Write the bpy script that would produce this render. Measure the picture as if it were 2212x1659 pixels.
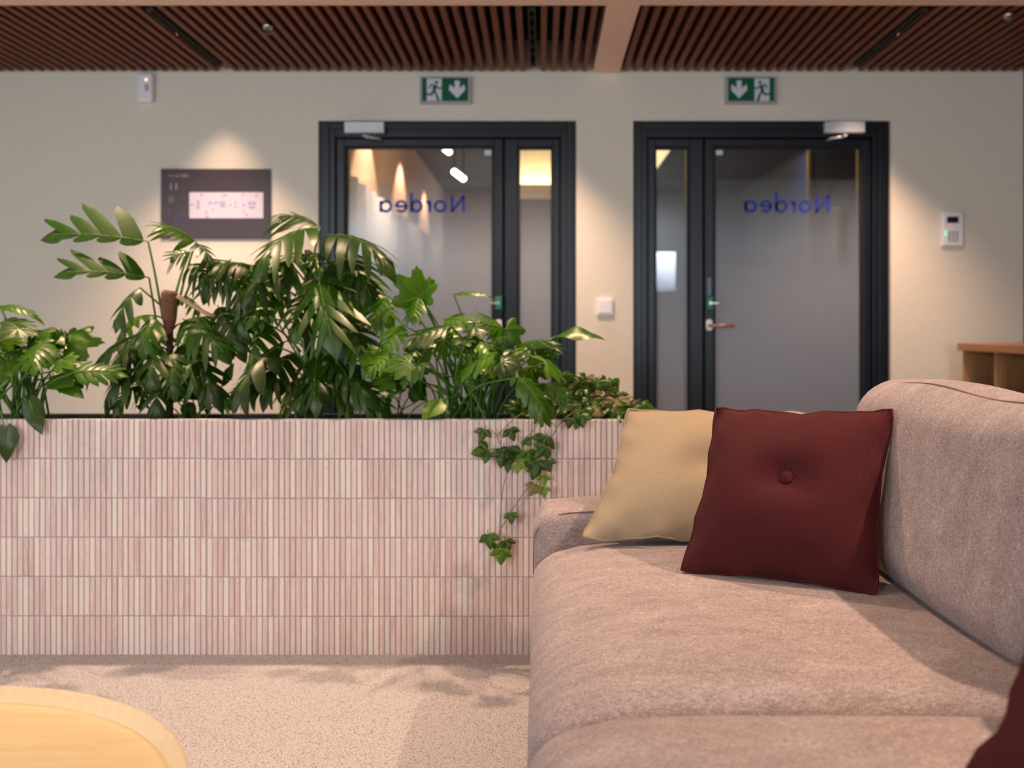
import bpy, bmesh, math, random
from mathutils import Vector as V, Matrix
R = math.radians
sc = bpy.context.scene
for o in list(bpy.data.objects): bpy.data.objects.remove(o)
C = sc.collection
F = 2000.0; CX, CY, CH = 1168.0, 705.0, 1.0      # focal length and vanishing point in pixels, camera height in m

# ------------------------------------------------------------------ camera
cam = bpy.data.cameras.new('camera'); camo = bpy.data.objects.new('camera', cam); C.objects.link(camo)
camo.location = (0, 0, CH); camo.rotation_euler = (R(90), 0, 0)
cam.sensor_width = 36; cam.lens = 36 * F / 2212
cam.shift_x = (1106 - CX) / 2212; cam.shift_y = -(829.5 - CY) / 2212
cam.clip_start = .05; cam.clip_end = 60
cam.dof.use_dof = True; cam.dof.focus_distance = 1.98
cam.dof.aperture_fstop = (cam.lens / 1000) / 0.0118
sc.camera = camo
# ------------------------------------------------------------------ world, exposure, lights
w = bpy.data.worlds.new('world'); sc.world = w; w.use_nodes = True
w.node_tree.nodes['Background'].inputs[0].default_value = (.62, .72, .85, 1)
w.node_tree.nodes['Background'].inputs[1].default_value = .4
sc.view_settings.view_transform = 'Standard'; sc.view_settings.look = 'None'
sc.view_settings.gamma = 1; sc.view_settings.use_curve_mapping = False
sc.view_settings.exposure = 0.0
sc.cycles.use_denoising = True
sc.cycles.max_bounces = 8; sc.cycles.transparent_max_bounces = 16
sc.cycles.caustics_reflective = False; sc.cycles.caustics_refractive = False
sc.cycles.sample_clamp_indirect = 6
WARM = (1, .745, .55)
def spot(name, loc, tgt, e, ang=62, blend=.5, col=WARM, r=.025):
    l = bpy.data.lights.new(name, 'SPOT'); l.energy = e; l.color = col; l.spot_size = R(ang); l.spot_blend = blend; l.shadow_soft_size = r
    o = bpy.data.objects.new(name, l); C.objects.link(o); o.location = loc
    o.rotation_euler = (V(tgt) - V(loc)).to_track_quat('-Z', 'Y').to_euler(); return o
def area(name, loc, tgt, sx, sy, e, col):
    l = bpy.data.lights.new(name, 'AREA'); l.shape = 'RECTANGLE'; l.size = sx; l.size_y = sy; l.energy = e; l.color = col
    o = bpy.data.objects.new(name, l); C.objects.link(o); o.location = loc
    o.rotation_euler = (V(tgt) - V(loc)).to_track_quat('-Z', 'Y').to_euler(); return o
DAY = (.80, .90, 1.0)
area('left_window_fill', (-3.85, .6, 1.55), (0, .9, 1.45), 3.4, 1.6, 34, (.90, .95, 1.0))  # soft fill light, added at an unseen left side window
area('daylight_front_window', (-2.35, -2.9, 1.55), (-2.2, 0, 1.5), 1.1, 1.6, 92, DAY)
area('daylight_front_window', (1.25, -2.9, 1.55), (1.2, 0, 1.5), 1.1, 1.6, 60, DAY)
# downlights in the slatted ceiling (their housings are the recessed strips) and, on the same lines, in the lounge ceiling
PEACH = (1, .64, .44)
for X in (-1.69, -.04, 1.66):
    spot('strip_downlight', (X, 4.74, 2.365), (X, 4.74, 0), 38, 70, .8, PEACH)
    spot('strip_downlight', (X, 4.32, 2.365), (X, 4.80, .2), 120, 82, .9, PEACH)
for X, Y, e, a in ((-1.69, 3.04, 165, 100), (-.04, 3.04, 165, 100), (-1.69, 1.95, 36, 90), (-.04, 1.95, 34, 90), (-1.69, .8, 30, 90), (-.04, .8, 26, 90), (1.66, .8, 50, 90)):
    spot('lounge_downlight', (X, Y, 2.5), (X, Y, 0), e, a, .7)
spot('lounge_downlight', (1.66, 1.6, 2.5), (.8, 1.75, .5), 200, 68, .8)

# ------------------------------------------------------------------ materials
def lin(r, g, b):
    f = lambda c: (c / 255 / 12.92) if c / 255 <= .04045 else ((c / 255 + .055) / 1.055) ** 2.4
    return (f(r), f(g), f(b), 1)
class NT:
    def __init__(s, name):
        s.m = bpy.data.materials.new(name); s.m.use_nodes = True; s.t = s.m.node_tree; s.b = s.t.nodes['Principled BSDF']; s.out = s.t.nodes['Material Output']
    def n(s, typ, **kw):
        x = s.t.nodes.new(typ)
        for k, v in kw.items():
            if k.startswith('i_'):
                x.inputs[int(k[2:]) if k[2:].isdigit() else k[2:].replace('_', ' ')].default_value = v
            else: setattr(x, k, v)
        return x
    def l(s, a, b): s.t.links.new(a, b)
    def math(s, op, a, b=None, clamp=False):
        x = s.n('ShaderNodeMath', operation=op, use_clamp=clamp)
        for i, q in enumerate((a, b)):
            if q is None: continue
            if isinstance(q, (int, float)): x.inputs[i].default_value = q
            else: s.l(q, x.inputs[i])
        return x.outputs[0]
    def ramp(s, fac, stops):
        x = s.n('ShaderNodeValToRGB'); e = x.color_ramp.elements
        while len(e) < len(stops): e.new(.5)
        for q, (p, c) in zip(e, stops): q.position = p; q.color = c
        s.l(fac, x.inputs[0]); return x.outputs[0]
    def mix(s, fac, a, b, mode='MIX'):
        x = s.n('ShaderNodeMix', data_type='RGBA', blend_type=mode)
        for i, q in ((0, fac), (6, a), (7, b)):
            if isinstance(q, (int, float, tuple)): x.inputs[i].default_value = q
            else: s.l(q, x.inputs[i])
        return x.outputs[2]
    def noise(s, scale, vec=None, detail=4, rough=.6):
        x = s.n('ShaderNodeTexNoise'); x.inputs['Scale'].default_value = scale; x.inputs['Detail'].default_value = detail; x.inputs['Roughness'].default_value = rough
        if vec is not None: s.l(vec, x.inputs['Vector'])
        return x.outputs[0]
    def pos(s, scale=None):
        g = s.n('ShaderNodeNewGeometry').outputs['Position']
        if scale is None: return g
        m = s.n('ShaderNodeMapping'); m.inputs['Scale'].default_value = scale; s.l(g, m.inputs[0]); return m.outputs[0]
    def bump(s, h, strength=.3, dist=.002):
        x = s.n('ShaderNodeBump'); x.inputs['Strength'].default_value = strength; x.inputs['Distance'].default_value = dist
        s.l(h, x.inputs['Height']); s.l(x.outputs[0], s.b.inputs['Normal']); return x
    def set(s, **kw):
        for k, v in kw.items(): s.b.inputs[k.replace('_', ' ')].default_value = v
        return s
def plain(name, rgb, rough=.6, metal=0, vary=.06, scale=30, **kw):
    t = NT(name); c = lin(*rgb)
    n = t.noise(scale, t.pos())
    d = tuple(x * (1 - vary) for x in c[:3]) + (1,); u = tuple(min(1, x * (1 + vary)) for x in c[:3]) + (1,)
    t.l(t.ramp(n, [(.3, d), (.7, u)]), t.b.inputs['Base Color']); t.set(Roughness=rough, Metallic=metal, **kw); return t.m
def emit(name, rgb, st):
    t = NT(name); t.set(Base_Color=lin(*rgb), Emission_Color=lin(*rgb), Emission_Strength=st, Roughness=.6); return t.m
def wood(name, a, b, axis=0, freq=60, rough=.5, bump=.1):
    t = NT(name); s = [freq] * 3; s[axis] = freq * .06
    n = t.noise(1, t.pos(tuple(s)), 6, .65); n2 = t.noise(2.5, t.pos(), 2)
    col = t.mix(t.math('MULTIPLY', n2, .35), t.ramp(n, [(.3, lin(*a)), (.7, lin(*b))]), lin(*[x * .9 for x in a]))
    t.l(col, t.b.inputs['Base Color']); t.set(Roughness=rough); t.bump(n, bump, .001); return t.m
def fabric_mottled(name, dark, mid, light):
    t = NT(name)
    a = t.noise(1, t.pos((700, 160, 500)), 3, .7); b = t.noise(1, t.pos((120, 700, 500)), 3, .7); c = t.noise(1, t.pos((50, 170, 90)), 6, .7)
    big = t.noise(1, t.pos((9, 22, 14)), 3, .6)
    c = t.math('ADD', t.math('MULTIPLY', c, .55), t.math('MULTIPLY', big, .45))
    h = t.math('ADD', t.math('ADD', t.math('MULTIPLY', a, .38), t.math('MULTIPLY', b, .36)), t.math('MULTIPLY', c, .26))
    t.l(t.ramp(h, [(.39, lin(*dark)), (.5, lin(*mid)), (.61, lin(*light))]), t.b.inputs['Base Color'])
    t.set(Roughness=.95, Specular_IOR_Level=.15, Sheen_Weight=.12, Sheen_Roughness=.5); t.bump(t.math('ADD', a, b), .35, .0015); return t.m
def fabric_twill(name, dark, light, freq=85):
    t = NT(name); uv = t.n('ShaderNodeUVMap').outputs[0]
    m = t.n('ShaderNodeMapping'); m.inputs['Rotation'].default_value = (0, 0, R(-32)); t.l(uv, m.inputs[0])
    wv = t.n('ShaderNodeTexWave', bands_direction='Y'); wv.inputs['Scale'].default_value = freq; wv.inputs['Distortion'].default_value = .8; wv.inputs['Detail'].default_value = 1
    t.l(m.outputs[0], wv.inputs['Vector'])
    n = t.noise(700, uv, 2); n2 = t.noise(260, uv, 3)
    h = t.math('ADD', t.math('MULTIPLY', wv.outputs['Fac'], .35), t.math('ADD', t.math('MULTIPLY', n, .4), t.math('MULTIPLY', n2, .3)))
    t.l(t.ramp(h, [(.3, lin(*dark)), (.75, lin(*light))]), t.b.inputs['Base Color'])
    t.set(Roughness=.95, Specular_IOR_Level=.14); t.bump(h, .4, .0012); return t.m
def leafmat(name, a, b, rough=.34, trans=.18):
    t = NT(name); n = t.noise(22, t.pos(), 3); oi = t.n('ShaderNodeObjectInfo').outputs['Random']
    f = t.math('ADD', t.math('MULTIPLY', n, .6), t.math('MULTIPLY', oi, .45))
    col = t.ramp(f, [(.2, lin(*a)), (.85, lin(*b))])
    t.l(col, t.b.inputs['Base Color']); t.set(Roughness=rough, IOR=1.5, Specular_IOR_Level=.6, Specular_Tint=(1, .86, .64, 1)); t.bump(t.noise(60, t.pos(), 2), .12, .004)  # golden specular tint paints warm lamp colour into the highlights
    tr = t.n('ShaderNodeBsdfTranslucent'); t.l(t.mix(.5, col, lin(120, 160, 40)), tr.inputs[0])
    mx = t.n('ShaderNodeMixShader'); mx.inputs[0].default_value = trans; t.l(t.b.outputs[0], mx.inputs[1]); t.l(tr.outputs[0], mx.inputs[2]); t.l(mx.outputs[0], t.out.inputs[0]); return t.m
M = {}
def wallmat():
    t = NT('wall_paint'); n = t.noise(1, t.pos((90, 90, 90)), 3); n2 = t.noise(1, t.pos((260, 260, 20)), 2)
    t.l(t.ramp(n, [(.3, lin(222, 217, 203)), (.7, lin(228, 223, 209))]), t.b.inputs['Base Color']); t.set(Roughness=.8); t.bump(n2, .1, .001); return t.m
M['wall'] = wallmat()
M['beam'] = plain('beam_paint', (236, 208, 190), .75)
M['slat'] = wood('slat_wood', (94, 42, 14), (126, 63, 28), 1, 90, .55)
M['black'] = plain('matt_black', (8, 7, 7), .9)
M['frame'] = plain('dark_frame_paint', (9, 17, 28), .34, 0, .05, Specular_IOR_Level=.42)
M['rubber'] = plain('black_gasket', (12, 13, 15), .6)
M['white'] = plain('white_plastic', (236, 236, 242), .4, 0, .02)
M['whitemetal'] = plain('silver_paint', (205, 210, 218), .35, .2, .02)
M['chrome'] = plain('brushed_steel', (190, 190, 190), .25, 1, .03)
M['lens'] = plain('dark_reflector', (46, 44, 40), .5, .6)
M['leverwood'] = plain('bronze_lever', (172, 140, 120), .35, .6)
M['green'] = plain('sign_green', (0, 92, 62), .8, 0, .03)
M['signwhite'] = plain('sign_white', (215, 218, 230), .5, 0, .01)
M['opener'] = plain('green_plastic', (10, 120, 92), .4)
M['blue'] = plain('lettering_blue', (34, 54, 172), .6)
M['board'] = plain('board_plum', (56, 42, 50), .3)
M['map'] = plain('board_map_white', (196, 194, 212), .45, 0, .01)
M['mapink'] = plain('board_map_lilac', (160, 156, 200), .6)
M['boardtext'] = plain('board_text', (172, 160, 164), .6)
M['boardgrey'] = plain('board_pale_grey', (92, 88, 96), .6)
M['boardblue'] = plain('board_blue', (60, 62, 130), .6)
M['boardred'] = plain('board_red', (120, 50, 66), .6)
M['boardteal'] = plain('board_teal', (44, 78, 84), .6)
M['lcd'] = plain('dark_display', (14, 14, 16), .3)
M['key'] = plain('grey_keys', (170, 166, 176), .5)
M['led'] = emit('green_led', (90, 240, 150), 1.6)
M['ledo'] = emit('orange_led', (255, 190, 130), 2.5)
M['oak'] = wood('oak', (156, 112, 74), (186, 142, 100), 2, 70, .5)
M['oakx'] = wood('oak_lengthwise', (148, 102, 66), (178, 132, 92), 0, 70, .5)
M['oaky'] = wood('oak_lengthwise_wall', (146, 100, 64), (176, 130, 90), 1, 70, .5)
M['oaktop'] = wood('pale_oak', (222, 184, 130), (238, 206, 156), 0, 75, .45, .08)
M['oakrim'] = wood('pale_oak_rim', (220, 186, 140), (234, 202, 158), 1, 75, .45, .08)
M['sofa'] = fabric_mottled('sofa_chenille', (110, 90, 86), (152, 131, 126), (197, 178, 172))
M['seam'] = plain('seam_thread', (112, 84, 76), .9)
M['red'] = fabric_twill('maroon_twill', (55, 20, 21), (86, 35, 35))
M['beige'] = fabric_twill('sand_twill', (130, 111, 88), (174, 151, 124))
M['redpipe'] = plain('maroon_piping', (74, 28, 28), .9, Specular_IOR_Level=.1); M['beigepipe'] = plain('sand_piping', (146, 126, 100), .9, Specular_IOR_Level=.1)
M['leafd'] = leafmat('leaf_dark', (9, 38, 1), (38, 80, 5), .38)
M['leafm'] = leafmat('leaf_mid', (32, 76, 2), (84, 128, 10), .36, .25)
M['leafl'] = leafmat('leaf_light', (66, 110, 26), (130, 160, 50), .4, .3)
M['leafc'] = leafmat('leaf_ivy', (18, 48, 8), (56, 90, 20), .4, .2)
M['dry_highlit'] = leafmat('leaf_dry_highlit', (120, 96, 58), (160, 130, 80), .6, .25)
M['rib'] = leafmat('leaf_rib', (70, 108, 30), (108, 136, 52), .4, .1)
M['stem'] = leafmat('stem_green', (44, 92, 28), (92, 132, 48), .45, .05)
M['vinestem'] = plain('vine_stem', (128, 92, 66), .7); M['root'] = plain('aerial_root', (196, 158, 116), .7)
M['moss'] = plain('coir_pole', (118, 80, 54), .95, 0, .45, 160)
M['trunk'] = plain('pole_brown', (70, 46, 34), .9, 0, .3, 80)
M['soil'] = plain('soil', (34, 26, 22), .95, 0, .4, 90)
M['liner'] = plain('black_liner', (18, 18, 20), .5)
M['grout'] = plain('grey_grout', (168, 158, 156), .9, 0, .1, 200)
def carpetmat():
    t = NT('carpet_loop'); p = t.pos()
    vo = t.n('ShaderNodeTexVoronoi'); vo.inputs['Scale'].default_value = 230; t.l(p, vo.inputs['Vector'])
    n = t.noise(60, p, 4); n2 = t.noise(320, p, 2)
    h = t.math('ADD', t.math('MULTIPLY', vo.outputs['Distance'], .7), t.math('MULTIPLY', n2, .5))
    c = t.mix(t.math('MULTIPLY', n, .5), t.ramp(h, [(.25, lin(200, 190, 187)), (.6, lin(177, 164, 160)), (.9, lin(120, 106, 102))]), lin(185, 172, 168))
    t.l(c, t.b.inputs['Base Color']); t.set(Roughness=.95); t.bump(h, .8, -.004); return t.m
M['carpet'] = carpetmat()
def tilemat():
    t = NT('tile_glaze'); at = t.n('ShaderNodeAttribute', attribute_name='tint'); at.attribute_type = 'GEOMETRY'
    oi = t.n('ShaderNodeObjectInfo').outputs['Random']
    n = t.noise(1, t.pos((150, 150, 14)), 4); n2 = t.noise(90, t.pos(), 4)
    f = t.math('FRACT', t.math('ADD', at.outputs['Fac'], oi))
    base = t.ramp(f, [(0, lin(218, 186, 179)), (.25, lin(228, 197, 188)), (.5, lin(213, 178, 169)), (.68, lin(232, 206, 195)), (.85, lin(236, 218, 203)), (1, lin(217, 187, 180))])
    c = t.mix(t.math('MULTIPLY', t.ramp(n, [(.45, (0, 0, 0, 1)), (.68, (1, 1, 1, 1))]), .7), base, lin(238, 220, 206))
    c = t.mix(t.math('MULTIPLY', t.ramp(n2, [(.55, (0, 0, 0, 1)), (.75, (1, 1, 1, 1))]), .45), c, lin(204, 160, 150))
    t.l(c, t.b.inputs['Base Color']); t.set(Roughness=.62); t.bump(n2, .15, .001); return t.m
M['tile'] = tilemat()
def glassmat(name, top, full, haze):
    t = NT(name); z = t.n('ShaderNodeSeparateXYZ'); t.l(t.pos(), z.inputs[0])
    f = t.n('ShaderNodeMapRange'); f.inputs['From Min'].default_value = top; f.inputs['From Max'].default_value = full
    f.inputs['To Min'].default_value = haze; f.inputs['To Max'].default_value = .985; t.l(z.outputs[2], f.inputs[0])
    step = t.math('LESS_THAN', z.outputs[2], top); fr = t.math('MULTIPLY', f.outputs[0], step)
    tr = t.n('ShaderNodeBsdfTransparent'); tr.inputs[0].default_value = (.93, .95, .95, 1)
    df = t.n('ShaderNodeBsdfDiffuse'); df.inputs[0].default_value = lin(160, 168, 180)
    tl = t.n('ShaderNodeBsdfTranslucent'); tl.inputs[0].default_value = lin(226, 234, 248)
    m1 = t.n('ShaderNodeMixShader'); m1.inputs[0].default_value = .5; t.l(df.outputs[0], m1.inputs[1]); t.l(tl.outputs[0], m1.inputs[2])
    m2 = t.n('ShaderNodeMixShader'); t.l(fr, m2.inputs[0]); t.l(tr.outputs[0], m2.inputs[1]); t.l(m1.outputs[0], m2.inputs[2])
    gl = t.n('ShaderNodeBsdfGlossy'); t.l(t.math('ADD', t.math('MULTIPLY', fr, .34), .04), gl.inputs['Roughness'])
    fz = t.n('ShaderNodeFresnel'); fz.inputs[0].default_value = 1.5
    m3 = t.n('ShaderNodeMixShader'); t.l(fz.outputs[0], m3.inputs[0]); t.l(m2.outputs[0], m3.inputs[1]); t.l(gl.outputs[0], m3.inputs[2])
    t.l(m3.outputs[0], t.out.inputs[0]); return t.m
M['frost'] = glassmat('frosted_glass', 1.795, 1.10, .08)
# rooms beyond the doors
M['hallwall'] = plain('hall_wall', (205, 176, 152), .8); M['hallceil'] = plain('hall_ceiling', (66, 54, 48), .8); M['hallfloor'] = plain('hall_floor', (120, 108, 98), .8)
M['hallgrey'] = plain('hall_grey', (100, 100, 102), .8); M['cream'] = plain('cream_bulkhead', (238, 226, 196), .7)
M['navy'] = plain('navy_cabinet', (36, 50, 84), .6); M['litedge'] = plain('warm_lit_edge', (190, 150, 70), .35, .8)
M['goldreflect'] = plain('gold_reflection', (226, 184, 92), .5)  # colour of the gold reflections along the glass edges
M['lamp'] = emit('warm_lamp', (255, 226, 190), 9); M['cove'] = emit('cove_lamp', (255, 234, 190), 34)
M['curtain'] = plain('pale_curtain', (210, 214, 222), .9)

# ------------------------------------------------------------------ mesh helpers
class MB:
    def __init__(s): s.v = []; s.f = []; s.mi = []; s.cur = 0
    def add(s, vs, fs):
        o = len(s.v); s.v += [tuple(q) for q in vs]; s.f += [tuple(i + o for i in f) for f in fs]; s.mi += [s.cur] * len(fs); return s
    def box(s, x0, x1, y0, y1, z0, z1):
        return s.add([(x0, y0, z0), (x1, y0, z0), (x1, y1, z0), (x0, y1, z0), (x0, y0, z1), (x1, y0, z1), (x1, y1, z1), (x0, y1, z1)],
                     [(3, 2, 1, 0), (4, 5, 6, 7), (0, 1, 5, 4), (1, 2, 6, 5), (2, 3, 7, 6), (3, 0, 4, 7)])
    def prism(s, poly, y0, y1):            # outline in x,z extruded in y (y0 = face towards the room)
        n = len(poly); a = sum(poly[i][0] * poly[(i + 1) % n][1] - poly[(i + 1) % n][0] * poly[i][1] for i in range(n))
        if a < 0: poly = poly[::-1]
        return s.add([(x, y0, z) for x, z in poly] + [(x, y1, z) for x, z in poly],
                     [tuple(range(n)), tuple(range(2 * n - 1, n - 1, -1))] + [(i, i + n, (i + 1) % n + n, (i + 1) % n) for i in range(n)])
    def stroke(s, pts, wd, y0, y1):
        for (x0, z0), (x1, z1) in zip(pts, pts[1:]):
            d = V((x1 - x0, z1 - z0)); L = d.length or 1e-6; d /= L; n = V((-d.y, d.x)) * wd / 2; e = d * wd * .25
            s.prism([(x0 - e.x + n.x, z0 - e.y + n.y), (x0 - e.x - n.x, z0 - e.y - n.y), (x1 + e.x - n.x, z1 + e.y - n.y), (x1 + e.x + n.x, z1 + e.y + n.y)], y0, y1)
        return s
    def tube(s, pts, rad, sides=6, smooth=True, caps=True):
        pts = [V(p) for p in pts]
        if smooth and len(pts) > 2:
            q = []; e = [pts[0] * 2 - pts[1]] + pts + [pts[-1] * 2 - pts[-2]]
            for i in range(1, len(e) - 2):
                for k in range(5):
                    t = k / 5; a, b, c, d = e[i - 1:i + 3]
                    q.append(.5 * ((2 * b) + (c - a) * t + (2 * a - 5 * b + 4 * c - d) * t * t + (3 * b - a - 3 * c + d) * t ** 3))
            pts = q + [pts[-1]]
        n = len(pts); o = len(s.v); up = V((.13, .31, .94)); prev = None
        for i, p in enumerate(pts):
            T = (pts[min(i + 1, n - 1)] - pts[max(i - 1, 0)]).normalized()
            if prev is None:
                A = T.cross(up if abs(T.dot(up)) < .9 else V((1, 0, 0))).normalized()
            else: A = (prev - T * prev.dot(T)).normalized()
            prev = A; B = T.cross(A)
            f = i / (n - 1); r = rad if isinstance(rad, (int, float)) else (rad[0] + (rad[1] - rad[0]) * f if len(rad) == 2 else rad[min(int(f * (len(rad) - 1)), len(rad) - 2)] * (1 - (f * (len(rad) - 1)) % 1 if f < 1 else 0) + rad[min(int(f * (len(rad) - 1)) + 1, len(rad) - 1)] * ((f * (len(rad) - 1)) % 1 if f < 1 else 1))
            for k in range(sides):
                a = 2 * math.pi * k / sides; s.v.append(tuple(p + A * math.cos(a) * r + B * math.sin(a) * r))
        for i in range(n - 1):
            for k in range(sides):
                k2 = (k + 1) % sides; s.f.append((o + i * sides + k, o + i * sides + k2, o + (i + 1) * sides + k2, o + (i + 1) * sides + k)); s.mi.append(s.cur)
        if caps:
            s.f.append(tuple(o + k for k in range(sides - 1, -1, -1))); s.mi.append(s.cur)
            s.f.append(tuple(o + (n - 1) * sides + k for k in range(sides))); s.mi.append(s.cur)
        return s
    def lathe(s, prof, cx, cy, n=48):      # profile (r, z) closed by caps where r == 0
        o = len(s.v)
        for r, z in prof:
            for k in range(n): a = 2 * math.pi * k / n; s.v.append((cx + r * math.cos(a), cy + r * math.sin(a), z))
        for i in range(len(prof) - 1):
            for k in range(n):
                k2 = (k + 1) % n; s.f.append((o + i * n + k, o + i * n + k2, o + (i + 1) * n + k2, o + (i + 1) * n + k)); s.mi.append(s.cur)
        return s
    def build(s, name, mats, parent=None, bevel=0, seg=2, smooth=False, sub=0):
        me = bpy.data.meshes.new(name); off = V((0, 0, 0))
        if parent is not None:
            p = parent
            while p: off += p.location; p = p.parent
        me.from_pydata([tuple(V(q) - off) for q in s.v], [], s.f)
        mats = mats if isinstance(mats, (list, tuple)) else [mats]
        for m in mats: me.materials.append(M[m] if isinstance(m, str) else m)
        for p, i in zip(me.polygons, s.mi): p.material_index = i; p.use_smooth = smooth
        me.update()
        o = bpy.data.objects.new(name, me); C.objects.link(o)
        if parent is not None: o.parent = parent
        if bevel:
            b = o.modifiers.new('bevel', 'BEVEL'); b.width = bevel; b.segments = seg; b.limit_method = 'ANGLE'; b.angle_limit = R(40)
        if sub:
            b = o.modifiers.new('subdivision', 'SUBSURF'); b.levels = sub; b.render_levels = sub
        return o
def empty(name, loc, parent=None):
    o = bpy.data.objects.new(name, None); C.objects.link(o); o.empty_display_size = .1
    off = V((0, 0, 0)); p = parent
    while p: off += p.location; p = p.parent
    o.location = V(loc) - off
    if parent: o.parent = parent
    return o
def tag(o, label, cat, group=None):
    o['label'] = label; o['category'] = cat
    if group: o['group'] = group
    return o
def struct(o): o['kind'] = 'structure'; return o
def P(px, py, D): return V(((px - CX) * D / F, D, CH - (py - CY) * D / F))
def PX(px, D): return (px - CX) * D / F
def PZ(py, D): return CH - (py - CY) * D / F
def bx(x0, x1, y0, y1, z0, z1): return MB().box(x0, x1, y0, y1, z0, z1)
def rbox(x0, x1, y0, y1, z0, z1, r, n=10, fn=None):
    """rounded box with dense faces; fn(p, q) moves a point p given q in [-1,1]^3"""
    h = V(((x1 - x0) / 2, (y1 - y0) / 2, (z1 - z0) / 2)); c = V(((x0 + x1) / 2, (y0 + y1) / 2, (z0 + z1) / 2)); m = MB(); idx = {}
    def coords(hh):
        k = max(2, int(n)); inner = [-(hh - r) + 2 * (hh - r) * i / k for i in range(k + 1)]
        edge = [-hh + r - r * math.tan(R(45) * (1 - j / 4)) for j in range(4)]
        return edge + inner + [-e for e in edge[::-1]]
    ax = [coords(h[i]) for i in range(3)]
    def vid(p):
        key = tuple(round(a, 6) for a in p)
        if key not in idx:
            inn = V([max(-(h[i] - r), min(h[i] - r, p[i])) for i in range(3)]); d = V(p) - inn
            q = inn + (d.normalized() * r if d.length > 1e-9 else V((0, 0, 0)))
            u = V([q[i] / h[i] for i in range(3)])
            if fn: q = fn(q, u)
            idx[key] = len(m.v); m.v.append(tuple(q + c))
        return idx[key]
    for a in range(3):
        b, d = (a + 1) % 3, (a + 2) % 3
        for sgn in (-1, 1):
            for i in range(len(ax[b]) - 1):
                for j in range(len(ax[d]) - 1):
                    q = []
                    for ii, jj in ((i, j), (i + 1, j), (i + 1, j + 1), (i, j + 1)):
                        p = [0, 0, 0]; p[a] = sgn * h[a]; p[b] = ax[b][ii]; p[d] = ax[d][jj]; q.append(vid(p))
                    if sgn < 0: q = q[::-1]
                    m.f.append(tuple(q)); m.mi.append(0)
    return m

# ------------------------------------------------------------------ room shell
DW = 4.96; DF = 4.975; ZC = 2.36; ZT = 2.62
L0, L1 = PX(689, DF), PX(1244.5, DF); R0, R1 = PX(1367, DF), PX(1922, DF); ZD = PZ(262, DF)
XR, XL, YB = 2.585, -4.0, -3.0
wb = MB()
wb.box(XL, L0, DW, DW + .16, 0, ZT).box(L1, R0, DW, DW + .16, 0, ZT).box(R1, XR, DW, DW + .16, 0, ZT).box(L0, L1, DW, DW + .16, ZD, ZT).box(R0, R1, DW, DW + .16, ZD, ZT)
struct(wb.build('wall_back', 'wall'))
struct(bx(XR, XR + .15, YB, DW + .16, 0, ZT).build('wall_right', wood('wall_veneer', (104, 74, 54), (128, 94, 70), 2, 40)))
wl = MB().box(XL - .15, XL, YB, -1.1, 0, ZT).box(XL - .15, XL, 2.3, DW + .16, 0, ZT).box(XL - .15, XL, -1.1, 2.3, 0, .75).box(XL - .15, XL, -1.1, 2.3, 2.35, ZT)
struct(wl.build('wall_left', 'wall'))
wf = MB()
for a, b in ((XL - .15, -2.9), (-1.8, .7), (1.8, XR + .15)): wf.box(a, b, YB - .15, YB, 0, ZT)
for a, b in ((-2.9, -1.8), (.7, 1.8)): wf.box(a, b, YB - .15, YB, 0, .75).box(a, b, YB - .15, YB, 2.35, ZT)
struct(wf.build('wall_front', 'wall'))
def window(n, x0, x1, y0, y1):
    e = struct(empty('window_%d' % n, (x0, y0, .75)))
    m = MB()
    if x1 - x0 > .3:
        for a in (x0, (x0 + x1) / 2 - .02, x1 - .04): m.box(a, a + .04, y0, y0 + .06, .75, 2.35)
        m.box(x0, x1, y0, y0 + .06, .75, .79).box(x0, x1, y0, y0 + .06, 2.31, 2.35)
    else:
        for a in (y0, (y0 + y1) / 2 - .02, y1 - .04): m.box(x0, x0 + .06, a, a + .04, .75, 2.35)
        m.box(x0, x0 + .06, y0, y1, .75, .79).box(x0, x0 + .06, y0, y1, 2.31, 2.35)
    m.build('window_frame', 'frame', e)
window(1, -2.9, -1.8, YB - .12, YB); window(2, .7, 1.8, YB - .12, YB); window(3, XL - .12, XL - .1, -1.1, 2.3)  # the third, on the left wall, is unseen and added for the fill light
fl = struct(bx(XL - .15, XR + .15, YB - .15, DW + .16, -.1, 0).build('floor', 'carpet'))
# slatted ceiling
Y0, Y1 = 3.92, 4.935
cl = struct(bx(XL, XR, 3.90, DW, 2.53, ZT).build('ceiling', 'black'))
pitch = .0546; xs = -.04 - pitch * 56
sl_me = None; tracks = (-1.69, -.04, 1.66); bm0, bm1 = PX(1281.5, DW), PX(1337.5, DW)
for i in range(110):
    x = xs + i * pitch
    if any(abs(x - t) < .02 for t in tracks) or bm0 - .012 < x < bm1 + .012 or x > XR - .02: continue
    if sl_me is None:
        s = bx(-.0135, .0135, Y0, Y1, ZC, ZC + .085).build('slat', 'slat', None, .004, 2); sl_me = s.data; s.parent = cl; s.location = (x, 0, 0)
    else:
        o = s.copy(); C.objects.link(o); o.location = (x, 0, 0)
struct(bx(XL, XR, 3.45, 3.915, ZC - .004, ZT).build('trim_1', 'beam', None, .003)); struct(bx(bm0, bm1, 3.915, DW, ZC - .004, 2.53).build('trim_2', 'beam', None, .003))
struct(bx(XL, XR, YB, 3.45, 2.56, ZT).build('ceiling_lounge', plain('lounge_ceiling_paint', (196, 186, 174), .9)))
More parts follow.
